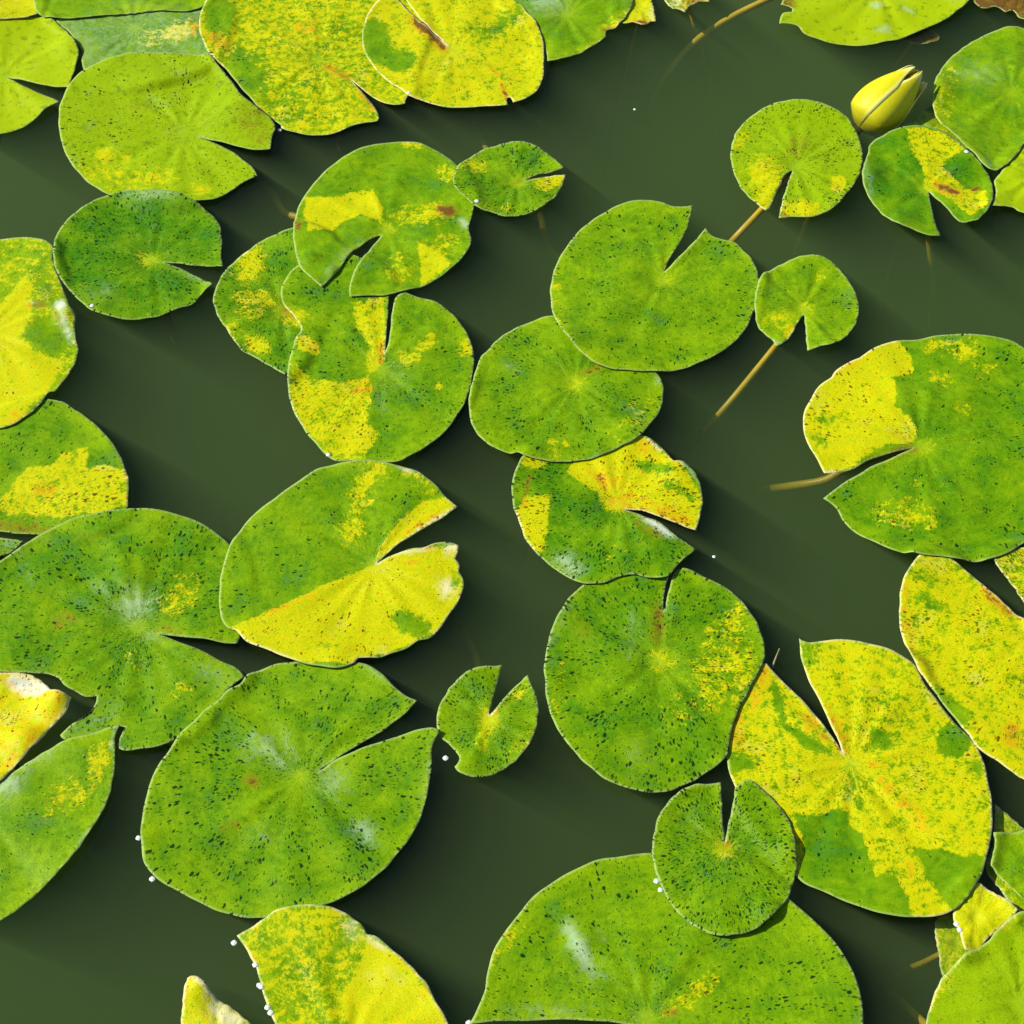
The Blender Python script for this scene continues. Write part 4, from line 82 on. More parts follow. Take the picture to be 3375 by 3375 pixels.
{'k':'L45','label':'tiny dark-speckled lily pad with wide notch floating alone on open water','c':(-15.4,-165.7),'layer':1,'z':None,'o':[(-6.4,-125.0,1),(-14.7,-126.8,0),(-23.8,-129.2,0),(-31.8,-134.0,0),(-39.7,-143.5,0),(-45.5,-155.2,0),(-47.7,-166.9,0),(-46.5,-177.3,1),(-37.9,-186.4,0),(-32.9,-195.4,0),(-35.7,-202.2,1),(-30.7,-207.8,0),(-22.9,-209.4,0),(-13.1,-207.2,0),(-1.4,-199.9,0),(7.4,-190.9,0),(13.4,-179.5,0),(16.5,-165.7,0),(16.1,-152.9,0),(12.6,-142.3,0),(10.1,-133.7,1),(2.6,-141.1,0),(-5.5,-151.7,0),(-11.4,-159.9,0),(-14.4,-162.2,1),(-12.5,-152.9,0),(-9.5,-139.9,0),(-7.6,-130.4,0)],'hue':0.5,'y0':0.15,'b0':0.0,'p0':0.0,'spk':1.0,'yel':[(0.8,[-10,-167,-11,-172,-14,-176,-17,-176,-19,-172,-20,-167,-19,-161,-17,-158,-14,-158,-11,-161]),(0.8,[-15,-182,-16,-187,-17,-189,-19,-189,-21,-187,-21,-182,-21,-177,-19,-174,-17,-174,-16,-177]),(0.55,[9,-142,10,-145,10,-149,8,-152,5,-155,3,-154,1,-152,1,-148,3,-144,6,-142]),(0.35,[14,-176,15,-182,12,-189,6,-195,0,-197,-5,-195,-6,-189,-3,-182,3,-176,9,-173])],'brn':[(0.35,[0,-149,-1,-151,-3,-155,-7,-160,-11,-163,-13,-164,-12,-162,-9,-157,-6,-153,-2,-150])],'pal':[],'lift':[],'stem':[(-21.2,-125.7,-20),(-23.8,-95.5,-38),(-29.6,-65.7,-62),(-36.4,-26.2,-100)]}]
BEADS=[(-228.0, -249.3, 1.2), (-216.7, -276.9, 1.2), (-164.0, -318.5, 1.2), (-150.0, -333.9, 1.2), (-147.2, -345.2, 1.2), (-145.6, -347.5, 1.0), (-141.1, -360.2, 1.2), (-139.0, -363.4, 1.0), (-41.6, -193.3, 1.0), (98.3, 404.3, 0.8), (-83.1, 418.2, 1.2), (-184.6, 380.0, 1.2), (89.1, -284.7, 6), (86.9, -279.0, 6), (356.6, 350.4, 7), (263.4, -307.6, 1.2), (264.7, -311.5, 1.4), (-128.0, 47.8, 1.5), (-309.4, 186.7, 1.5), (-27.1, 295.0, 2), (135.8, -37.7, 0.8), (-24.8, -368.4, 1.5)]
BUD={'base': (279.5, 395.7, -12), 'tip': (327.2, 428.4, 20)}
TWIG=[(169.1, -123.2, -4), (170.5, -121.4, 4), (171.6, -121.9, 16)]

# ------------------------------------------------------------------ node helper
class N:
    def __init__(s, name):
        s.m = bpy.data.materials.new(name); s.m.use_nodes = True; s.t = s.m.node_tree; s.t.nodes.clear()
        s.out = s.t.nodes.new('ShaderNodeOutputMaterial')
    def n(s, typ, **kw):
        o = s.t.nodes.new('ShaderNode' + typ)
        for k, v in kw.items(): setattr(o, k, v)
        return o
    def put(s, sock, v):
        if hasattr(v, 'is_output'): s.t.links.new(v, sock)
        elif v is not None: sock.default_value = v
    def math(s, op, a, b=None, c=None, clamp=False):
        o = s.n('Math', operation=op, use_clamp=clamp)
        for i, v in enumerate((a, b, c)):
            if v is not None: s.put(o.inputs[i], v)
        return o.outputs[0]
    def vec(s, op, a, b=None, sc=None):
        o = s.n('VectorMath', operation=op)
        s.put(o.inputs[0], a)
        if b is not None: s.put(o.inputs[1], b)
        if sc is not None: s.put(o.inputs['Scale'], sc)
        return o.outputs['Value'] if op in ('LENGTH', 'DOT_PRODUCT') else o.outputs[0]
    def noise(s, v, scale, detail=3, rough=.55, dist=0):
        o = s.n('TexNoise'); s.put(o.inputs['Vector'], v); o.inputs['Scale'].default_value = scale
        o.inputs['Detail'].default_value = detail; o.inputs['Roughness'].default_value = rough; o.inputs['Distortion'].default_value = dist
        return o.outputs[0]
    def step(s, x, a, b):
        o = s.n('MapRange', interpolation_type='SMOOTHSTEP'); s.put(o.inputs[0], x); s.put(o.inputs[1], a); s.put(o.inputs[2], b)
        return o.outputs[0]
    def mix(s, f, a, b):
        o = s.n('Mix', data_type='RGBA'); s.put(o.inputs[0], f)
        s.put(o.inputs[6], a if hasattr(a, 'is_output') else (*a, 1)); s.put(o.inputs[7], b if hasattr(b, 'is_output') else (*b, 1))
        return o.outputs[2]
    def link(s, a, b): s.t.links.new(a, b)

# ------------------------------------------------------------------ leaf material
def leaf_material():
    k = N('lily_leaf')
    tc = k.n('TexCoord'); p = k.vec('SCALE', tc.outputs['Object'], sc=1000.0)          # millimetres from the leaf's heart
    pa = k.n('Attribute', attribute_name='paint'); sp = k.n('SeparateColor'); k.link(pa.outputs['Color'], sp.inputs[0])
    la = k.n('Attribute', attribute_name='leaf'); sl = k.n('SeparateColor'); k.link(la.outputs['Color'], sl.inputs[0])
    rim = k.n('Attribute', attribute_name='rim').outputs['Fac']
    yel, brn, pal = sp.outputs[0], sp.outputs[1], sp.outputs[2]
    hue, seed, spk = sl.outputs[0], sl.outputs[1], sl.outputs[2]
    fl = k.vec('MULTIPLY', p, (1, 1, 0))
    r = k.math('MAXIMUM', k.vec('LENGTH', fl), 0.5)
    d = k.vec('SCALE', fl, sc=k.math('DIVIDE', 1.0, r))
    sv = k.n('CombineXYZ'); k.link(k.math('MULTIPLY', seed, 371.0), sv.inputs[0]); k.link(k.math('MULTIPLY', seed, 913.0), sv.inputs[1]); k.link(k.math('MULTIPLY', seed, 77.0), sv.inputs[2])
    ps = k.vec('ADD', fl, sv.outputs[0])
    # radial streaks: angle is fast, radius is slow
    rz = k.n('CombineXYZ'); k.link(k.math('MULTIPLY', r, 0.035), rz.inputs[2])
    rad = k.vec('ADD', k.vec('ADD', k.vec('SCALE', d, sc=1.0), rz.outputs[0]), sv.outputs[0])
    n_rad = k.noise(rad, 7.0, 4, .6)
    n_vein = k.noise(rad, 3.2, 2, .5)
    # flecks: stretched along the radius
    q = k.vec('ADD', k.vec('SCALE', d, sc=k.math('MULTIPLY', k.math('POWER', r, 0.55), 1.62)), sv.outputs[0])
    n_big = k.noise(ps, 0.045, 3, .5)
    n_mid = k.noise(ps, 0.16, 3, .6)
    n_fine = k.noise(q, 2.3, 5, .78)
    n_grit = k.noise(ps, 1.1, 3, .65)
    # green
    h = k.math('ADD', k.math('ADD', hue, .05), k.math('ADD', k.math('MULTIPLY', k.math('SUBTRACT', k.math('ADD', k.math('MULTIPLY', n_big, .6), k.math('MULTIPLY', n_rad, .4)), .5), 2.6), k.math('MULTIPLY', k.step(rim, 14., 1.), -.22)), clamp=True)
    green = k.mix(h, (0.245, 0.400, 0.0003), (0.042, 0.190, 0.0003))
    green = k.mix(k.math('MULTIPLY', hue, -1.0, clamp=True), green, k.mix(n_big, (0.30, 0.43, 0.0003), (0.40, 0.48, 0.0003)))
    green = k.mix(k.math('MULTIPLY', k.step(n_grit, .42, .70), k.math('ADD', .55, k.math('MULTIPLY', k.math('MINIMUM', hue, 0.0), .5))), green, (0.062, 0.150, 0.0003))
    green = k.mix(k.math('MULTIPLY', k.step(n_mid, .55, .8), .40), green, (0.29, 0.44, 0.0005))
    green = k.mix(k.math('MULTIPLY', k.step(n_mid, .47, .28), .55), green, (0.045, 0.135, 0.0003))
    # yellow
    t = k.math('ADD', yel, k.math('ADD', k.math('MULTIPLY', k.math('SUBTRACT', n_fine, .5), 2.0), k.math('ADD', k.math('MULTIPLY', k.math('SUBTRACT', n_rad, .5), 1.3), k.math('MULTIPLY', k.math('SUBTRACT', n_mid, .5), 1.0))))
    t = k.math('SUBTRACT', t, k.math('MULTIPLY', k.step(yel, .30, .12), .35))
    ym = k.step(t, .34, .74)
    yellow = k.mix(k.step(n_mid, .3, .75), (0.48, 0.53, 0.0005), (0.58, 0.53, 0.0005))
    yellow = k.mix(k.math('MULTIPLY', k.step(n_grit, .42, .68), .65), yellow, (0.30, 0.35, 0.001))
    base = k.mix(ym, green, yellow)
    # heart of the leaf: paler
    hm = k.math('MULTIPLY', k.step(k.math('ADD', r, k.math('MULTIPLY', k.math('SUBTRACT', n_rad, .5), -26.0)), 10.0, 1.5), .7)
    base = k.mix(hm, base, k.mix(ym, (0.27, 0.43, 0.004), (0.50, 0.54, 0.004)))
    # veins: faint lighter rays
    vm = k.math('MULTIPLY', k.math('MULTIPLY', k.step(n_rad, .56, .66), k.step(r, 38.0, 6.0)), .30)
    base = k.mix(vm, base, (0.36, 0.47, 0.03))
    # pale film and patches: gloss sheen painted in, plus dried, bleached places
    wax_sheen = k.math('MULTIPLY', k.step(k.math('ADD', n_big, k.math('MULTIPLY', n_rad, .5)), .84, 1.15), .14)
    pm = k.math('ADD', k.math('MULTIPLY', pal, k.step(k.math('ADD', pal, k.math('ADD', k.math('MULTIPLY', k.math('SUBTRACT', n_fine, .5), 1.7), k.math('MULTIPLY', k.math('SUBTRACT', n_rad, .5), 2.2))), .0, .75)), wax_sheen, clamp=True)
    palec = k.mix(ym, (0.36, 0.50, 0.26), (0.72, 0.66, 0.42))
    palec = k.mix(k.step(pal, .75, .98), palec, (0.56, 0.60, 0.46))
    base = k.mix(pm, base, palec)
    # orange, then brown
    bt = k.math('ADD', brn, k.math('MULTIPLY', k.math('ADD', k.math('SUBTRACT', n_fine, .5), k.math('SUBTRACT', n_mid, .5)), k.math('MULTIPLY', k.step(brn, 0., .25), 1.7)))
    base = k.mix(k.math('MULTIPLY', k.step(bt, .05, .45), .75), base, k.mix(ym, (0.22, 0.22, 0.004), k.mix(n_mid, (0.66, 0.40, 0.001), (0.58, 0.26, 0.004))))
    base = k.mix(k.step(bt, .42, .80), base, k.mix(n_grit, (0.045, 0.022, 0.003), (0.25, 0.125, 0.022)))
    # rim
    rm = k.math('MULTIPLY', k.step(rim, 1.9, .3), k.math('ADD', -.25, k.math('MULTIPLY', k.math('ADD', n_mid, n_big), .85)), clamp=True)
    base = k.mix(rm, base, k.mix(ym, (0.34, 0.44, 0.14), (0.70, 0.60, 0.34)))
    # dark flecks, two sizes
    warp = k.n('TexNoise'); k.link(q, warp.inputs['Vector']); warp.inputs['Scale'].default_value = 2.2
    qw = k.vec('ADD', q, k.vec('SCALE', k.vec('SUBTRACT', warp.outputs[1], (.5, .5, .5)), sc=.55))
    dens = k.math('ADD', k.math('MULTIPLY', k.math('SUBTRACT', n_mid, .5), 1.3), k.math('MULTIPLY', k.math('SUBTRACT', n_big, .5), 1.2))
    def fleck(scale, size, bias):
        vo = k.n('TexVoronoi', feature='F1'); k.link(qw, vo.inputs['Vector']); vo.inputs['Scale'].default_value = scale
        sc = k.n('SeparateColor'); k.link(vo.outputs['Color'], sc.inputs[0])
        rnd = k.math('ADD', k.math('ADD', k.math('MULTIPLY', spk, .62), bias), dens)
        sz = k.math('MULTIPLY', k.math('SUBTRACT', rnd, sc.outputs[0], clamp=True), size)
        sz = k.math('MINIMUM', sz, size * .55)
        return k.step(k.math('SUBTRACT', sz, vo.outputs['Distance']), -.05, .10)
    f = k.math('MAXIMUM', fleck(1.7, .80, .0), k.math('MULTIPLY', fleck(3.2, .9, .02), .75))
    f = k.math('MULTIPLY', f, k.step(r, 3.0, 8.0))
    f = k.math('MULTIPLY', f, k.step(spk, 0.0, .12))
    fc = k.mix(ym, (0.004, 0.022, 0.002), (0.11, 0.07, 0.001))
    base = k.mix(k.math('MULTIPLY', f, .95), base, fc)
    bs = k.n('BsdfPrincipled'); k.link(base, bs.inputs['Base Color'])
    k.put(bs.inputs['Roughness'], k.math('ADD', .36, k.math('MULTIPLY', n_mid, .22)))
    bs.inputs['Specular IOR Level'].default_value = .10
    bmp = k.n('Bump'); bmp.inputs['Strength'].default_value = .5; bmp.inputs['Distance'].default_value = .0016
    hgt = k.math('ADD', k.math('MULTIPLY', n_rad, .55), k.math('ADD', k.math('MULTIPLY', n_grit, .22), k.math('MULTIPLY', n_fine, .12)))
    k.link(hgt, bmp.inputs['Height']); k.link(bmp.outputs[0], bs.inputs['Normal'])
    tr = k.n('BsdfTranslucent'); k.link(k.mix(.5, base, (0.25, 0.3, 0.002)), tr.inputs[0])
    mx = k.n('MixShader'); mx.inputs[0].default_value = .12; k.link(bs.outputs[0], mx.inputs[1]); k.link(tr.outputs[0], mx.inputs[2])
    k.link(mx.outputs[0], k.out.inputs[0])
    return k.m

def simple(name, c1, c2, scale, rough=.5, spec=.4, bump=.2):
    k = N(name); tc = k.n('TexCoord')
    n = k.noise(tc.outputs['Object'], scale, 4, .6)
    bs = k.n('BsdfPrincipled'); k.link(k.mix(k.step(n, .3, .7), c1, c2), bs.inputs['Base Color'])
    bs.inputs['Roughness'].default_value = rough; bs.inputs['Specular IOR Level'].default_value = spec
    b = k.n('Bump'); b.inputs['Strength'].default_value = bump; b.inputs['Distance'].default_value = .001; k.link(n, b.inputs['Height']); k.link(b.outputs[0], bs.inputs['Normal'])
    k.link(bs.outputs[0], k.out.inputs[0]); return k.m

def water_material():
    k = N('pond_water'); tc = k.n('TexCoord')
    n = k.noise(tc.outputs['Object'], 9.0, 2, .5)
    b = k.n('Bump'); b.inputs['Strength'].default_value = .25; b.inputs['Distance'].default_value = .002; k.link(n, b.inputs['Height'])
    ge = k.n('NewGeometry'); cs = k.math('ABSOLUTE', k.vec('DOT_PRODUCT', ge.outputs['Incoming'], ge.outputs['Normal']))
    fr = k.math('ADD', .02, k.math('MULTIPLY', .98, k.math('POWER', k.math('SUBTRACT', 1.0, cs), 5.0)), clamp=True)
    tr = k.n('BsdfTransparent'); gl = k.n('BsdfGlossy'); gl.inputs['Roughness'].default_value = .03; k.link(b.outputs[0], gl.inputs['Normal'])
    mx = k.n('MixShader'); k.link(fr, mx.inputs[0]); k.link(tr.outputs[0], mx.inputs[1]); k.link(gl.outputs[0], mx.inputs[2])
    k.link(mx.outputs[0], k.out.inputs[0])
    ab = k.n('VolumeAbsorption'); ab.inputs['Color'].default_value = (.36, .48, .16, 1); ab.inputs['Density'].default_value = 14
    sc = k.n('VolumeScatter'); sc.inputs['Color'].default_value = (.40, .62, .22, 1); sc.inputs['Density'].default_value = 5.2; sc.inputs['Anisotropy'].default_value = .1
    ad = k.n('AddShader'); k.link(ab.outputs[0], ad.inputs[0]); k.link(sc.outputs[0], ad.inputs[1]); k.link(ad.outputs[0], k.out.inputs['Volume'])
    return k.m

M_LEAF = leaf_material()
M_STEM = simple('lily_stem', (0.50, 0.34, 0.02), (0.38, 0.26, 0.02), 60, .4)
M_WATER = water_material()
M_MUD = simple('pond_mud', (0.05, 0.04, 0.025), (0.09, 0.075, 0.045), 6, .9, .1, .6)

# ------------------------------------------------------------------ mesh helpers
def mesh_obj(name, verts, faces, mat, parent=None, smooth=True):
    me = bpy.data.meshes.new(name); me.from_pydata([tuple(map(float, v)) for v in verts], [], [tuple(map(int, f)) for f in faces]); me.update()
    me.materials.append(mat)
    if smooth: me.polygons.foreach_set('use_smooth', [True] * len(me.polygons))
    o = bpy.data.objects.new(name, me); col.objects.link(o)
    if parent: o.parent = parent
    return o
def tube(pts, rads, seg=8):
    V, F = [], []
    pts = [Vector(p) for p in pts]
    for i, p in enumerate(pts):
        t = (pts[min(i + 1, len(pts) - 1)] - pts[max(i - 1, 0)]).normalized()
        a = t.orthogonal().normalized() if i == 0 else (a - t * a.dot(t)).normalized()
        b = t.cross(a)
        for j in range(seg):
            q = 2 * math.pi * j / seg; V.append(p + (a * math.cos(q) + b * math.sin(q)) * rads[i])
    for i in range(len(pts) - 1):
        for j in range(seg):
            k2 = (j + 1) % seg; F.append((i * seg + j, i * seg + k2, (i + 1) * seg + k2, (i + 1) * seg + j))
    F.append(tuple(range(seg))[::-1]); F.append(tuple(range((len(pts) - 1) * seg, len(pts) * seg)))
    return V, F
def catmull(P, n):
    P = [Vector(p) for p in P]; Q = [P[0] * 2 - P[1]] + P + [P[-1] * 2 - P[-2]]; o = []
    for i in range(1, len(Q) - 2):
        for k in range(n):
            t = k / n; a, b, c, d = Q[i - 1], Q[i], Q[i + 1], Q[i + 2]
            o.append(.5 * ((2 * b) + (c - a) * t + (2 * a - 5 * b + 4 * c - d) * t * t + (3 * b - a - 3 * c + d) * t ** 3))
    o.append(P[-1]); return o

# ------------------------------------------------------------------ leaf outlines and signed distance
def smooth_outline(ctrl, step=1.7):
    n = len(ctrl); out = []
    for i in range(n):
        b, c = np.array(ctrl[i][:2], float), np.array(ctrl[(i + 1) % n][:2], float)
        L = np.linalg.norm(c - b)
        a = np.array(ctrl[i - 1][:2], float) if not ctrl[i][2] else b
        d = np.array(ctrl[(i + 2) % n][:2], float) if not ctrl[(i + 1) % n][2] else c
        # tangents limited to the span, so that uneven spacing does not overshoot
        def tan(p, q, r2, corner):
            if corner: return None
            v = r2 - p; l = np.linalg.norm(v); return v / max(l, 1e-6) * L
        m0 = tan(a, b, c, ctrl[i][2]); m1 = tan(b, c, d, ctrl[(i + 1) % n][2])
        if m0 is None and m1 is None: m0 = m1 = c - b
        elif m0 is None: m0 = 1.5 * (c - b) - .5 * m1
        elif m1 is None: m1 = 1.5 * (c - b) - .5 * m0
        k = max(1, int(L / step))
        for j in range(k):
            t = j / k
            out.append((2 * t ** 3 - 3 * t ** 2 + 1) * b + (t ** 3 - 2 * t ** 2 + t) * m0 + (-2 * t ** 3 + 3 * t ** 2) * c + (t ** 3 - t ** 2) * m1)
    P = np.array(out); a = np.arange(len(P)); rg = np.random.RandomState(int(abs(P[0, 0]) * 10) % 99991)
    j = sum(rg.uniform(.08, .16) * np.sin(2 * math.pi * f * a / len(P) + rg.uniform(0, 6.28)) for f in (13, 21, 29, 37))
    t = np.roll(P, -1, 0) - np.roll(P, 1, 0); t /= np.maximum(np.linalg.norm(t, axis=1), 1e-6)[:, None]
    return P + np.column_stack([t[:, 1], -t[:, 0]]) * j[:, None]
def sdist(pts, poly):
    """signed distance, positive inside (mm)"""
    pts = np.asarray(pts, float); best = np.full(len(pts), 1e9); inside = np.zeros(len(pts), bool)
    A = poly; B = np.roll(poly, -1, 0)
    for a, b in zip(A, B):
        ab = b - a; t = np.clip(((pts - a) @ ab) / max(ab @ ab, 1e-9), 0, 1)
        dd = pts - (a + t[:, None] * ab); best = np.minimum(best, (dd ** 2).sum(1))
        if abs(b[1] - a[1]) > 1e-12:
            c = (a[1] > pts[:, 1]) != (b[1] > pts[:, 1])
            inside ^= c & (pts[:, 0] < (b[0] - a[0]) * (pts[:, 1] - a[1]) / (b[1] - a[1]) + a[0])
    s = np.sqrt(best); return np.where(inside, s, -s)
def sstep(x): x = np.clip(x, 0, 1); return x * x * (3 - 2 * x)

order = sorted(range(len(LEAVES)), key=lambda i: (LEAVES[i]['layer'], i))
for i, l in enumerate(LEAVES):
    rs = random.Random(100 + i * 13)
    l['poly'] = smooth_outline(l['o']); l['R'] = float(np.linalg.norm(l['poly'] - np.array(l['c']), axis=1).mean())
    l['lo'], l['hi'] = l['poly'].min(0), l['poly'].max(0); l['pc'] = l['poly'][::3]
    l['wav'] = [(rs.uniform(-1, 1) * a, rs.uniform(0, 6.28), f * rs.uniform(.8, 1.2), rs.uniform(0, 6.28)) for a, f in ((.8, .045), (.7, .07), (.45, .12), (.3, .17))]
    l['fold'] = [(rs.uniform(.4, 1.1), n, rs.uniform(0, 6.28)) for n in (2, 3, 5)]
    l['rib'] = [(rs.uniform(.10, .22), n + rs.choice((0, 1)), rs.uniform(0, 6.28)) for n in (8, 12, 17)]
    l['under'] = []
for a, i in enumerate(order):
    for j in order[:a]:
        li, lj = LEAVES[i], LEAVES[j]
        if lj['z'] is None and li['z'] is None and (li['lo'] < lj['hi'] + 14).all() and (lj['lo'] < li['hi'] + 14).all() and sdist(li['pc'], lj['pc']).max() > -13: li['under'].append(j)
def height(i, p):
    l = LEAVES[i]; n = len(p)
    c = np.array(l['c']); v = p - c; r = np.linalg.norm(v, axis=1) / l['R']; th = np.arctan2(v[:, 1], v[:, 0])
    h = np.zeros(n)
    for a, q, f, ph in l['wav']: h += a * np.sin(f * (p[:, 0] * math.cos(q) + p[:, 1] * math.sin(q)) + ph)
    for a, k, ph in l['fold']: h += a * np.cos(k * th + ph) * np.clip(r, 0, 1.3) ** 2
    h += .9 * np.clip(r, 0, 1.3) ** 3 - 1.6 * np.exp(-(r / .16) ** 2) + .8 * np.exp(-((r - .42) / .22) ** 2)
    e = np.clip(r / .25, 0, 1) * np.clip((1.25 - r) / .5, 0, 1)
    for a, k, ph in l['rib']: h += 1.5 * a * np.cos(k * th + ph + .8 * np.sin(2 * r + ph)) * e
    if l['z'] is not None: return l['z'] + .6 * h
    h = 1.9 + h
    h = .9 + .5 * ((h - .9) + np.sqrt((h - .9) ** 2 + .15))
    for x, y, dz, rad in l['lift']: h += dz * np.exp(-((p[:, 0] - x) ** 2 + (p[:, 1] - y) ** 2) / (2 * rad * rad))
    h = np.maximum(h, .75)
    for j in l['under']:
        lj = LEAVES[j]
        m = ((p > lj['lo'] - 16) & (p < lj['hi'] + 16)).all(1)
        if not m.any(): continue
        s = sdist(p[m], lj['pc'])
        need = (height(j, p[m]) + 1.5) * sstep((s + 15) / 13.0)
        hm = h[m]; k = .8
        h[m] = .5 * (hm + need + np.sqrt((hm - need) ** 2 + k * k)) - .5 * k * np.exp(-((hm - need) / 2) ** 2) * 0
    return h

# ------------------------------------------------------------------ leaves
def build_leaf(i):
    l = LEAVES[i]; poly = l['poly']; rs = random.Random(500 + i)
    sp = 2.0; lo, hi = l['lo'], l['hi']
    gx, gy = np.meshgrid(np.arange(lo[0], hi[0], sp), np.arange(lo[1], hi[1], sp * .866))
    gx = gx + (np.arange(gx.shape[0]) % 2)[:, None] * sp * .5
    g = np.stack([gx.ravel(), gy.ravel()], 1)
    g = g + np.random.RandomState(i).uniform(-.25, .25, g.shape)
    s = sdist(g, poly); g = g[s > .7]
    allp = np.vstack([poly, g]); nb = len(poly)
    r = geometry.delaunay_2d_cdt([Vector(v) for v in allp], [], [list(range(nb))], 1, 1e-4)
    P = np.array([tuple(v) for v in r[0]]); F = [tuple(f) for f in r[2]]
    H = height(i, P)
    # rolled-over lip right at the margin
    S = np.abs(sdist(P, poly))
    cx, cy = l['c']; hc = float(height(i, np.array([l['c']], float))[0])
    nV = len(P); TH = .75
    X = np.column_stack([(P[:, 0] - cx), (P[:, 1] - cy), H - hc]) / 1000
    Xb = X.copy(); Xb[:, 2] -= TH / 1000 * np.clip(.35 + S * .4, 0, 1)
    faces = list(F) + [tuple(nV + v for v in reversed(f)) for f in F]
    cnt = {}
    for f in F:
        for a, b in zip(f, f[1:] + f[:1]): cnt[(a, b)] = 1
    for (a, b) in list(cnt):
        if (b, a) not in cnt: faces.append((b, a, nV + a, nV + b))
    root = bpy.data.objects.new('lily_pad', None); col.objects.link(root); root.empty_display_size = .02
    root.location = (cx / 1000, cy / 1000, hc / 1000)
    root['label'] = l['label']; root['category'] = 'lily pad'; root['group'] = 'water lily pads on the pond'
    o = mesh_obj('leaf_blade', np.vstack([X, Xb]), faces, M_LEAF, root)
    me = o.data
    def field(base, patches, soft):
        v = np.full(nV, base)
        for st, c in patches:
            pp = np.array(c, float).reshape(-1, 2); sf = min(soft * (1 if (len(pp) != 10 or abs(st) >= .97) else (2.6 if abs(st) > .8 else 4.5)), 1.6 * max(.9, float(sdist(pp.mean(0)[None], pp)[0]))); m = sstep(.5 + sdist(P, pp) / (2 * sf))
            if st > 0: v = np.maximum(v, base + (st - base) * m) if st > base else v * (1 - m) + st * m
            else: v = v * (1 - m) + np.minimum(v, 1 + st) * m
        return v
    y = field(l['y0'], l['yel'], 2.2); b = field(l['b0'], l['brn'], 2.0); pl = field(l['p0'], l['pal'], 4.0)
    def attr(name, cols):
        a = me.attributes.new(name, 'FLOAT_COLOR', 'POINT'); c = np.ones((2 * nV, 4), np.float32)
        for q, v in enumerate(cols): c[:, q] = np.tile(v, 2) if np.ndim(v) else v
        a.data.foreach_set('color', c.ravel())
    attr('paint', (y, b, pl)); attr('leaf', (l['hue'], rs.random(), l['spk']))
    ra = me.attributes.new('rim', 'FLOAT', 'POINT'); ra.data.foreach_set('value', np.tile(S, 2).astype(np.float32))
    # stem under the leaf
    if l['stem']:
        pts = [(cx, cy, hc - 3.2), ((cx * 2 + l['stem'][0][0]) / 3, (cy * 2 + l['stem'][0][1]) / 3, min(hc - 4.5, l['stem'][0][2] * .6))] + [tuple(q) for q in l['stem']]
    else:
        a = rs.uniform(0, 6.28); dx, dy = math.cos(a), math.sin(a); z = hc - 3.0
        pts = [(cx, cy, z), (cx + dx * 3, cy + dy * 3, z - 9), (cx + dx * 12, cy + dy * 12, z - 35), (cx + dx * 30, cy + dy * 30, z - 90), (cx + dx * 45, cy + dy * 45, z - 200)]
    cp = catmull([((x - cx) / 1000, (y2 - cy) / 1000, (z2 - hc) / 1000) for x, y2, z2 in pts], 6)
    rad = .0015 + .0010 * min(1, l['R'] / 70)
    V, Fs = tube(cp, [rad * (1 + .25 * t / len(cp)) for t in range(len(cp))], 8)
    mesh_obj('stem', V, Fs, M_STEM, root)
for i in range(len(LEAVES)): build_leaf(i)

# ------------------------------------------------------------------ water and pond bed
S = 3.0
def box(x0, x1, y0, y1, z0, z1):
    v = [(x, y, z) for z in (z0, z1) for y in (y0, y1) for x in (x0, x1)]
    return v, [(0, 2, 3, 1), (4, 5, 7, 6), (0, 1, 5, 4), (2, 6, 7, 3), (0, 4, 6, 2), (1, 3, 7, 5)]
w = mesh_obj('water', *box(-S, S, -S, S, -.55, 0.0), M_WATER, smooth=False); w['kind'] = 'structure'
gv = [(x * .35, y * .35, -.5 + .012 * math.sin(x * 1.7 + y) + .01 * math.sin(y * 2.3)) for y in range(-8, 9) for x in range(-8, 9)]
gf = [(a + b * 17, a + 1 + b * 17, a + 18 + b * 17, a + 17 + b * 17) for b in range(16) for a in range(16)]
bed = mesh_obj('pond_bed', gv, gf, M_MUD); bed['kind'] = 'structure'

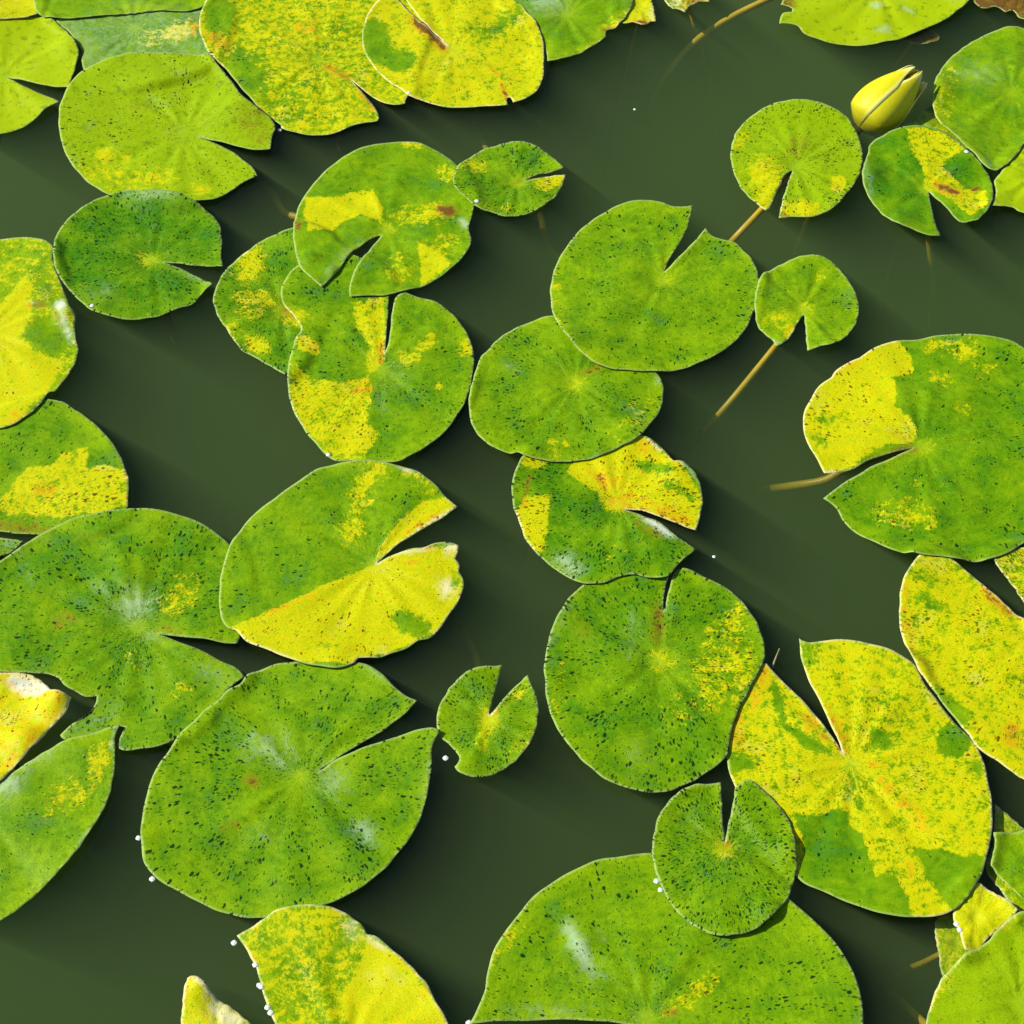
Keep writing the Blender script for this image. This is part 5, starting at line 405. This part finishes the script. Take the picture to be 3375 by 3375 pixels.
# ------------------------------------------------------------------ flower bud
def bud():
    B, T = Vector(BUD['base']) / 1000, Vector(BUD['tip']) / 1000
    root = bpy.data.objects.new('flower_bud', None); col.objects.link(root); root.location = B
    root['label'] = 'closed yellow water lily bud leaning out of the water'; root['category'] = 'flower bud'
    ax = (T - B); Lb = ax.length; ax.normalize(); u = ax.orthogonal().normalized(); v = ax.cross(u)
    k = N('bud_sepal'); at = k.n('Attribute', attribute_name='ed').outputs['Fac']; tc = k.n('TexCoord'); n = k.noise(k.vec('MULTIPLY', tc.outputs['Object'], (1, 1, 1)), 420, 4, .7)
    al = k.n('Attribute', attribute_name='al').outputs['Fac']
    c = k.mix(k.step(at, .34, .0), k.mix(k.step(n, .35, .65), (.55, .50, .003), (.46, .46, .003)), (.78, .73, .20))
    c = k.mix(k.math('MULTIPLY', k.step(al, .80, 1.), .7), c, (.75, .72, .30)); c = k.mix(k.step(al, .25, .0), c, (.30, .28, .005))
    bs = k.n('BsdfPrincipled'); k.link(c, bs.inputs['Base Color']); bs.inputs['Roughness'].default_value = .5; bs.inputs['Specular IOR Level'].default_value = .25; k.link(bs.outputs[0], k.out.inputs[0])
    MS = k.m; MP = simple('bud_petal', (.72, .60, .02), (.66, .50, .01), 200, .5)
    def prof(t): return .0190 * (math.sin(math.pi * min(1, .16 + t * .84)) ** .75) * (1.12 - .45 * t) * min(1., (t / .14 + .02)) ** .5 + .0015
    def blade(name, th0, half, roff, t1, mat, lean=0., parent=root, nt=22, na=12):
        V, E, A = [], [], []
        for side in (0, 1):
            for i in range(nt + 1):
                t = i / nt * t1
                wd = half * min(1, ((1.02 - i / nt) * 2.6) ** .6) 
                for j in range(na + 1):
                    s = j / na * 2 - 1; a = th0 + s * wd
                    r = prof(t) + roff - side * .0007 + .0010 * (1 - s * s) * (1 - i / nt * .5) + lean * max(0, t - .55) ** 2
                    V.append((ax * (t * Lb) + (u * math.cos(a) + v * math.sin(a)) * r)); E.append(1 - abs(s)); A.append(i / nt)
        n1 = (nt + 1) * (na + 1); F = []
        def id(i, j, s): return s * n1 + i * (na + 1) + j
        for i in range(nt):
            for j in range(na):
                F.append((id(i, j, 0), id(i, j + 1, 0), id(i + 1, j + 1, 0), id(i + 1, j, 0))); F.append((id(i, j, 1), id(i + 1, j, 1), id(i + 1, j + 1, 1), id(i, j + 1, 1)))
            F.append((id(i, 0, 0), id(i + 1, 0, 0), id(i + 1, 0, 1), id(i, 0, 1))); F.append((id(i, na, 0), id(i, na, 1), id(i + 1, na, 1), id(i + 1, na, 0)))
        for j in range(na):
            F.append((id(nt, j, 0), id(nt, j + 1, 0), id(nt, j + 1, 1), id(nt, j, 1))); F.append((id(0, j, 0), id(0, j, 1), id(0, j + 1, 1), id(0, j + 1, 0)))
        o = mesh_obj(name, V, F, mat, parent)
        for nm, dat in (('ed', E), ('al', A)):
            a = o.data.attributes.new(nm, 'FLOAT', 'POINT'); a.data.foreach_set('value', np.array(dat, np.float32))
        return o
    vd = (cam.location - (B + T) / 2).normalized(); a0 = math.atan2(vd.dot(v), vd.dot(u))
    for q in range(4): blade('sepal', a0 + .55 + q * math.pi / 2, .92, .0008 + .0006 * (q % 2), .97 if q % 2 else 1.0, MS, .045 if q in (1, 2) else .006)
    for q in range(5): blade('petal', a0 + .2 + q * 2 * math.pi / 5, .75, -.0012, .98 - .02 * (q % 3), MP, .0, nt=16, na=8)
    V, F = tube(catmull([(0, 0, 0), -ax * .012, -ax * .03 + Vector((0, 0, -.02)), -ax * .05 + Vector((0, .01, -.09)), Vector((-.05, 0, -.25))], 6), [.0032 + .0008 * (i < 3) for i in range(25)], 10)
    mesh_obj('stem', V, F, M_STEM, root)
bud()

# ------------------------------------------------------------------ dry twig
tw = mesh_obj('dry_twig', *tube(catmull([Vector(p) / 1000 for p in TWIG], 5), [.0009 - .00006 * i for i in range(11)], 6), simple('dry_twig', (.30, .28, .14), (.4, .36, .2), 200, .6))
tw['label'] = 'thin pale dry twig poking out of dark water between two pads'; tw['category'] = 'twig'

# ------------------------------------------------------------------ water beads painted glint-white, and bubbles
kb = N('glint_bead'); bs = kb.n('BsdfPrincipled'); bs.inputs['Base Color'].default_value = (.9, .95, .9, 1); bs.inputs['Roughness'].default_value = .06  # whitish body colour stands in for sun glints at the pad edges
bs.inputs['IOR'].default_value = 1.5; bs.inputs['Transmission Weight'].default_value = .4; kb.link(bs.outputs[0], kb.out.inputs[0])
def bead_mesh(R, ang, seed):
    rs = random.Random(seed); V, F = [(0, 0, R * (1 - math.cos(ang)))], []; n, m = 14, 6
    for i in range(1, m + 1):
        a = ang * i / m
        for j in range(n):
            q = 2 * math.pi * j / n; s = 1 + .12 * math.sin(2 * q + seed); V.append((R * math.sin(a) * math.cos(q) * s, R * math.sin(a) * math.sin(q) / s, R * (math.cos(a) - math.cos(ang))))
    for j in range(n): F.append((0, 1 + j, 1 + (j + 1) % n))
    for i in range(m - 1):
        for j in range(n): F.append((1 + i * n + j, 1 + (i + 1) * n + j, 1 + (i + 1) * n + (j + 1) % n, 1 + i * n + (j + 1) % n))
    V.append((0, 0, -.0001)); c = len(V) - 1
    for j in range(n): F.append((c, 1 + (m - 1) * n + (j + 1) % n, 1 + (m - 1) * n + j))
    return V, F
BEAD_LABELS = {0: 'glint-painted water bead at the rim of the largest green pad', 2: 'glint-painted water bead along the ragged side of the green-streaked yellow pad',
    8: 'glint-painted water bead in the bitten edge of the tiny speckled pad', 10: 'glint-painted water bead between two mottled yellow pads', 11: 'glint-painted water bead where an olive pad meets a mottled yellow pad',
    12: 'glint-painted water bead on the rim of the small black-specked round pad', 14: 'glint-painted water bead between a green pad and the dark green notched pad', 15: 'glint-painted water bead at the pale edge of the small bright yellow pad',
    17: 'glint-painted water bead at the yellow foot of the pad with a dark slit', 18: 'glint-painted water bead at the rim of the oval frosted pad', 19: 'glint-painted water bead where the small speckled pad touches the raised pad', 21: 'glint-painted water bead beside the huge pad with a white painted sheen streak'}
BEAD_KEY = {1: 0, 3: 2, 4: 2, 5: 2, 6: 2, 7: 2, 13: 12, 16: 15}
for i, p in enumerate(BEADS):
    o = mesh_obj('glint_bead', *bead_mesh(.0026 if i not in (9, 20) else .0016, math.radians(44), i), kb.m)
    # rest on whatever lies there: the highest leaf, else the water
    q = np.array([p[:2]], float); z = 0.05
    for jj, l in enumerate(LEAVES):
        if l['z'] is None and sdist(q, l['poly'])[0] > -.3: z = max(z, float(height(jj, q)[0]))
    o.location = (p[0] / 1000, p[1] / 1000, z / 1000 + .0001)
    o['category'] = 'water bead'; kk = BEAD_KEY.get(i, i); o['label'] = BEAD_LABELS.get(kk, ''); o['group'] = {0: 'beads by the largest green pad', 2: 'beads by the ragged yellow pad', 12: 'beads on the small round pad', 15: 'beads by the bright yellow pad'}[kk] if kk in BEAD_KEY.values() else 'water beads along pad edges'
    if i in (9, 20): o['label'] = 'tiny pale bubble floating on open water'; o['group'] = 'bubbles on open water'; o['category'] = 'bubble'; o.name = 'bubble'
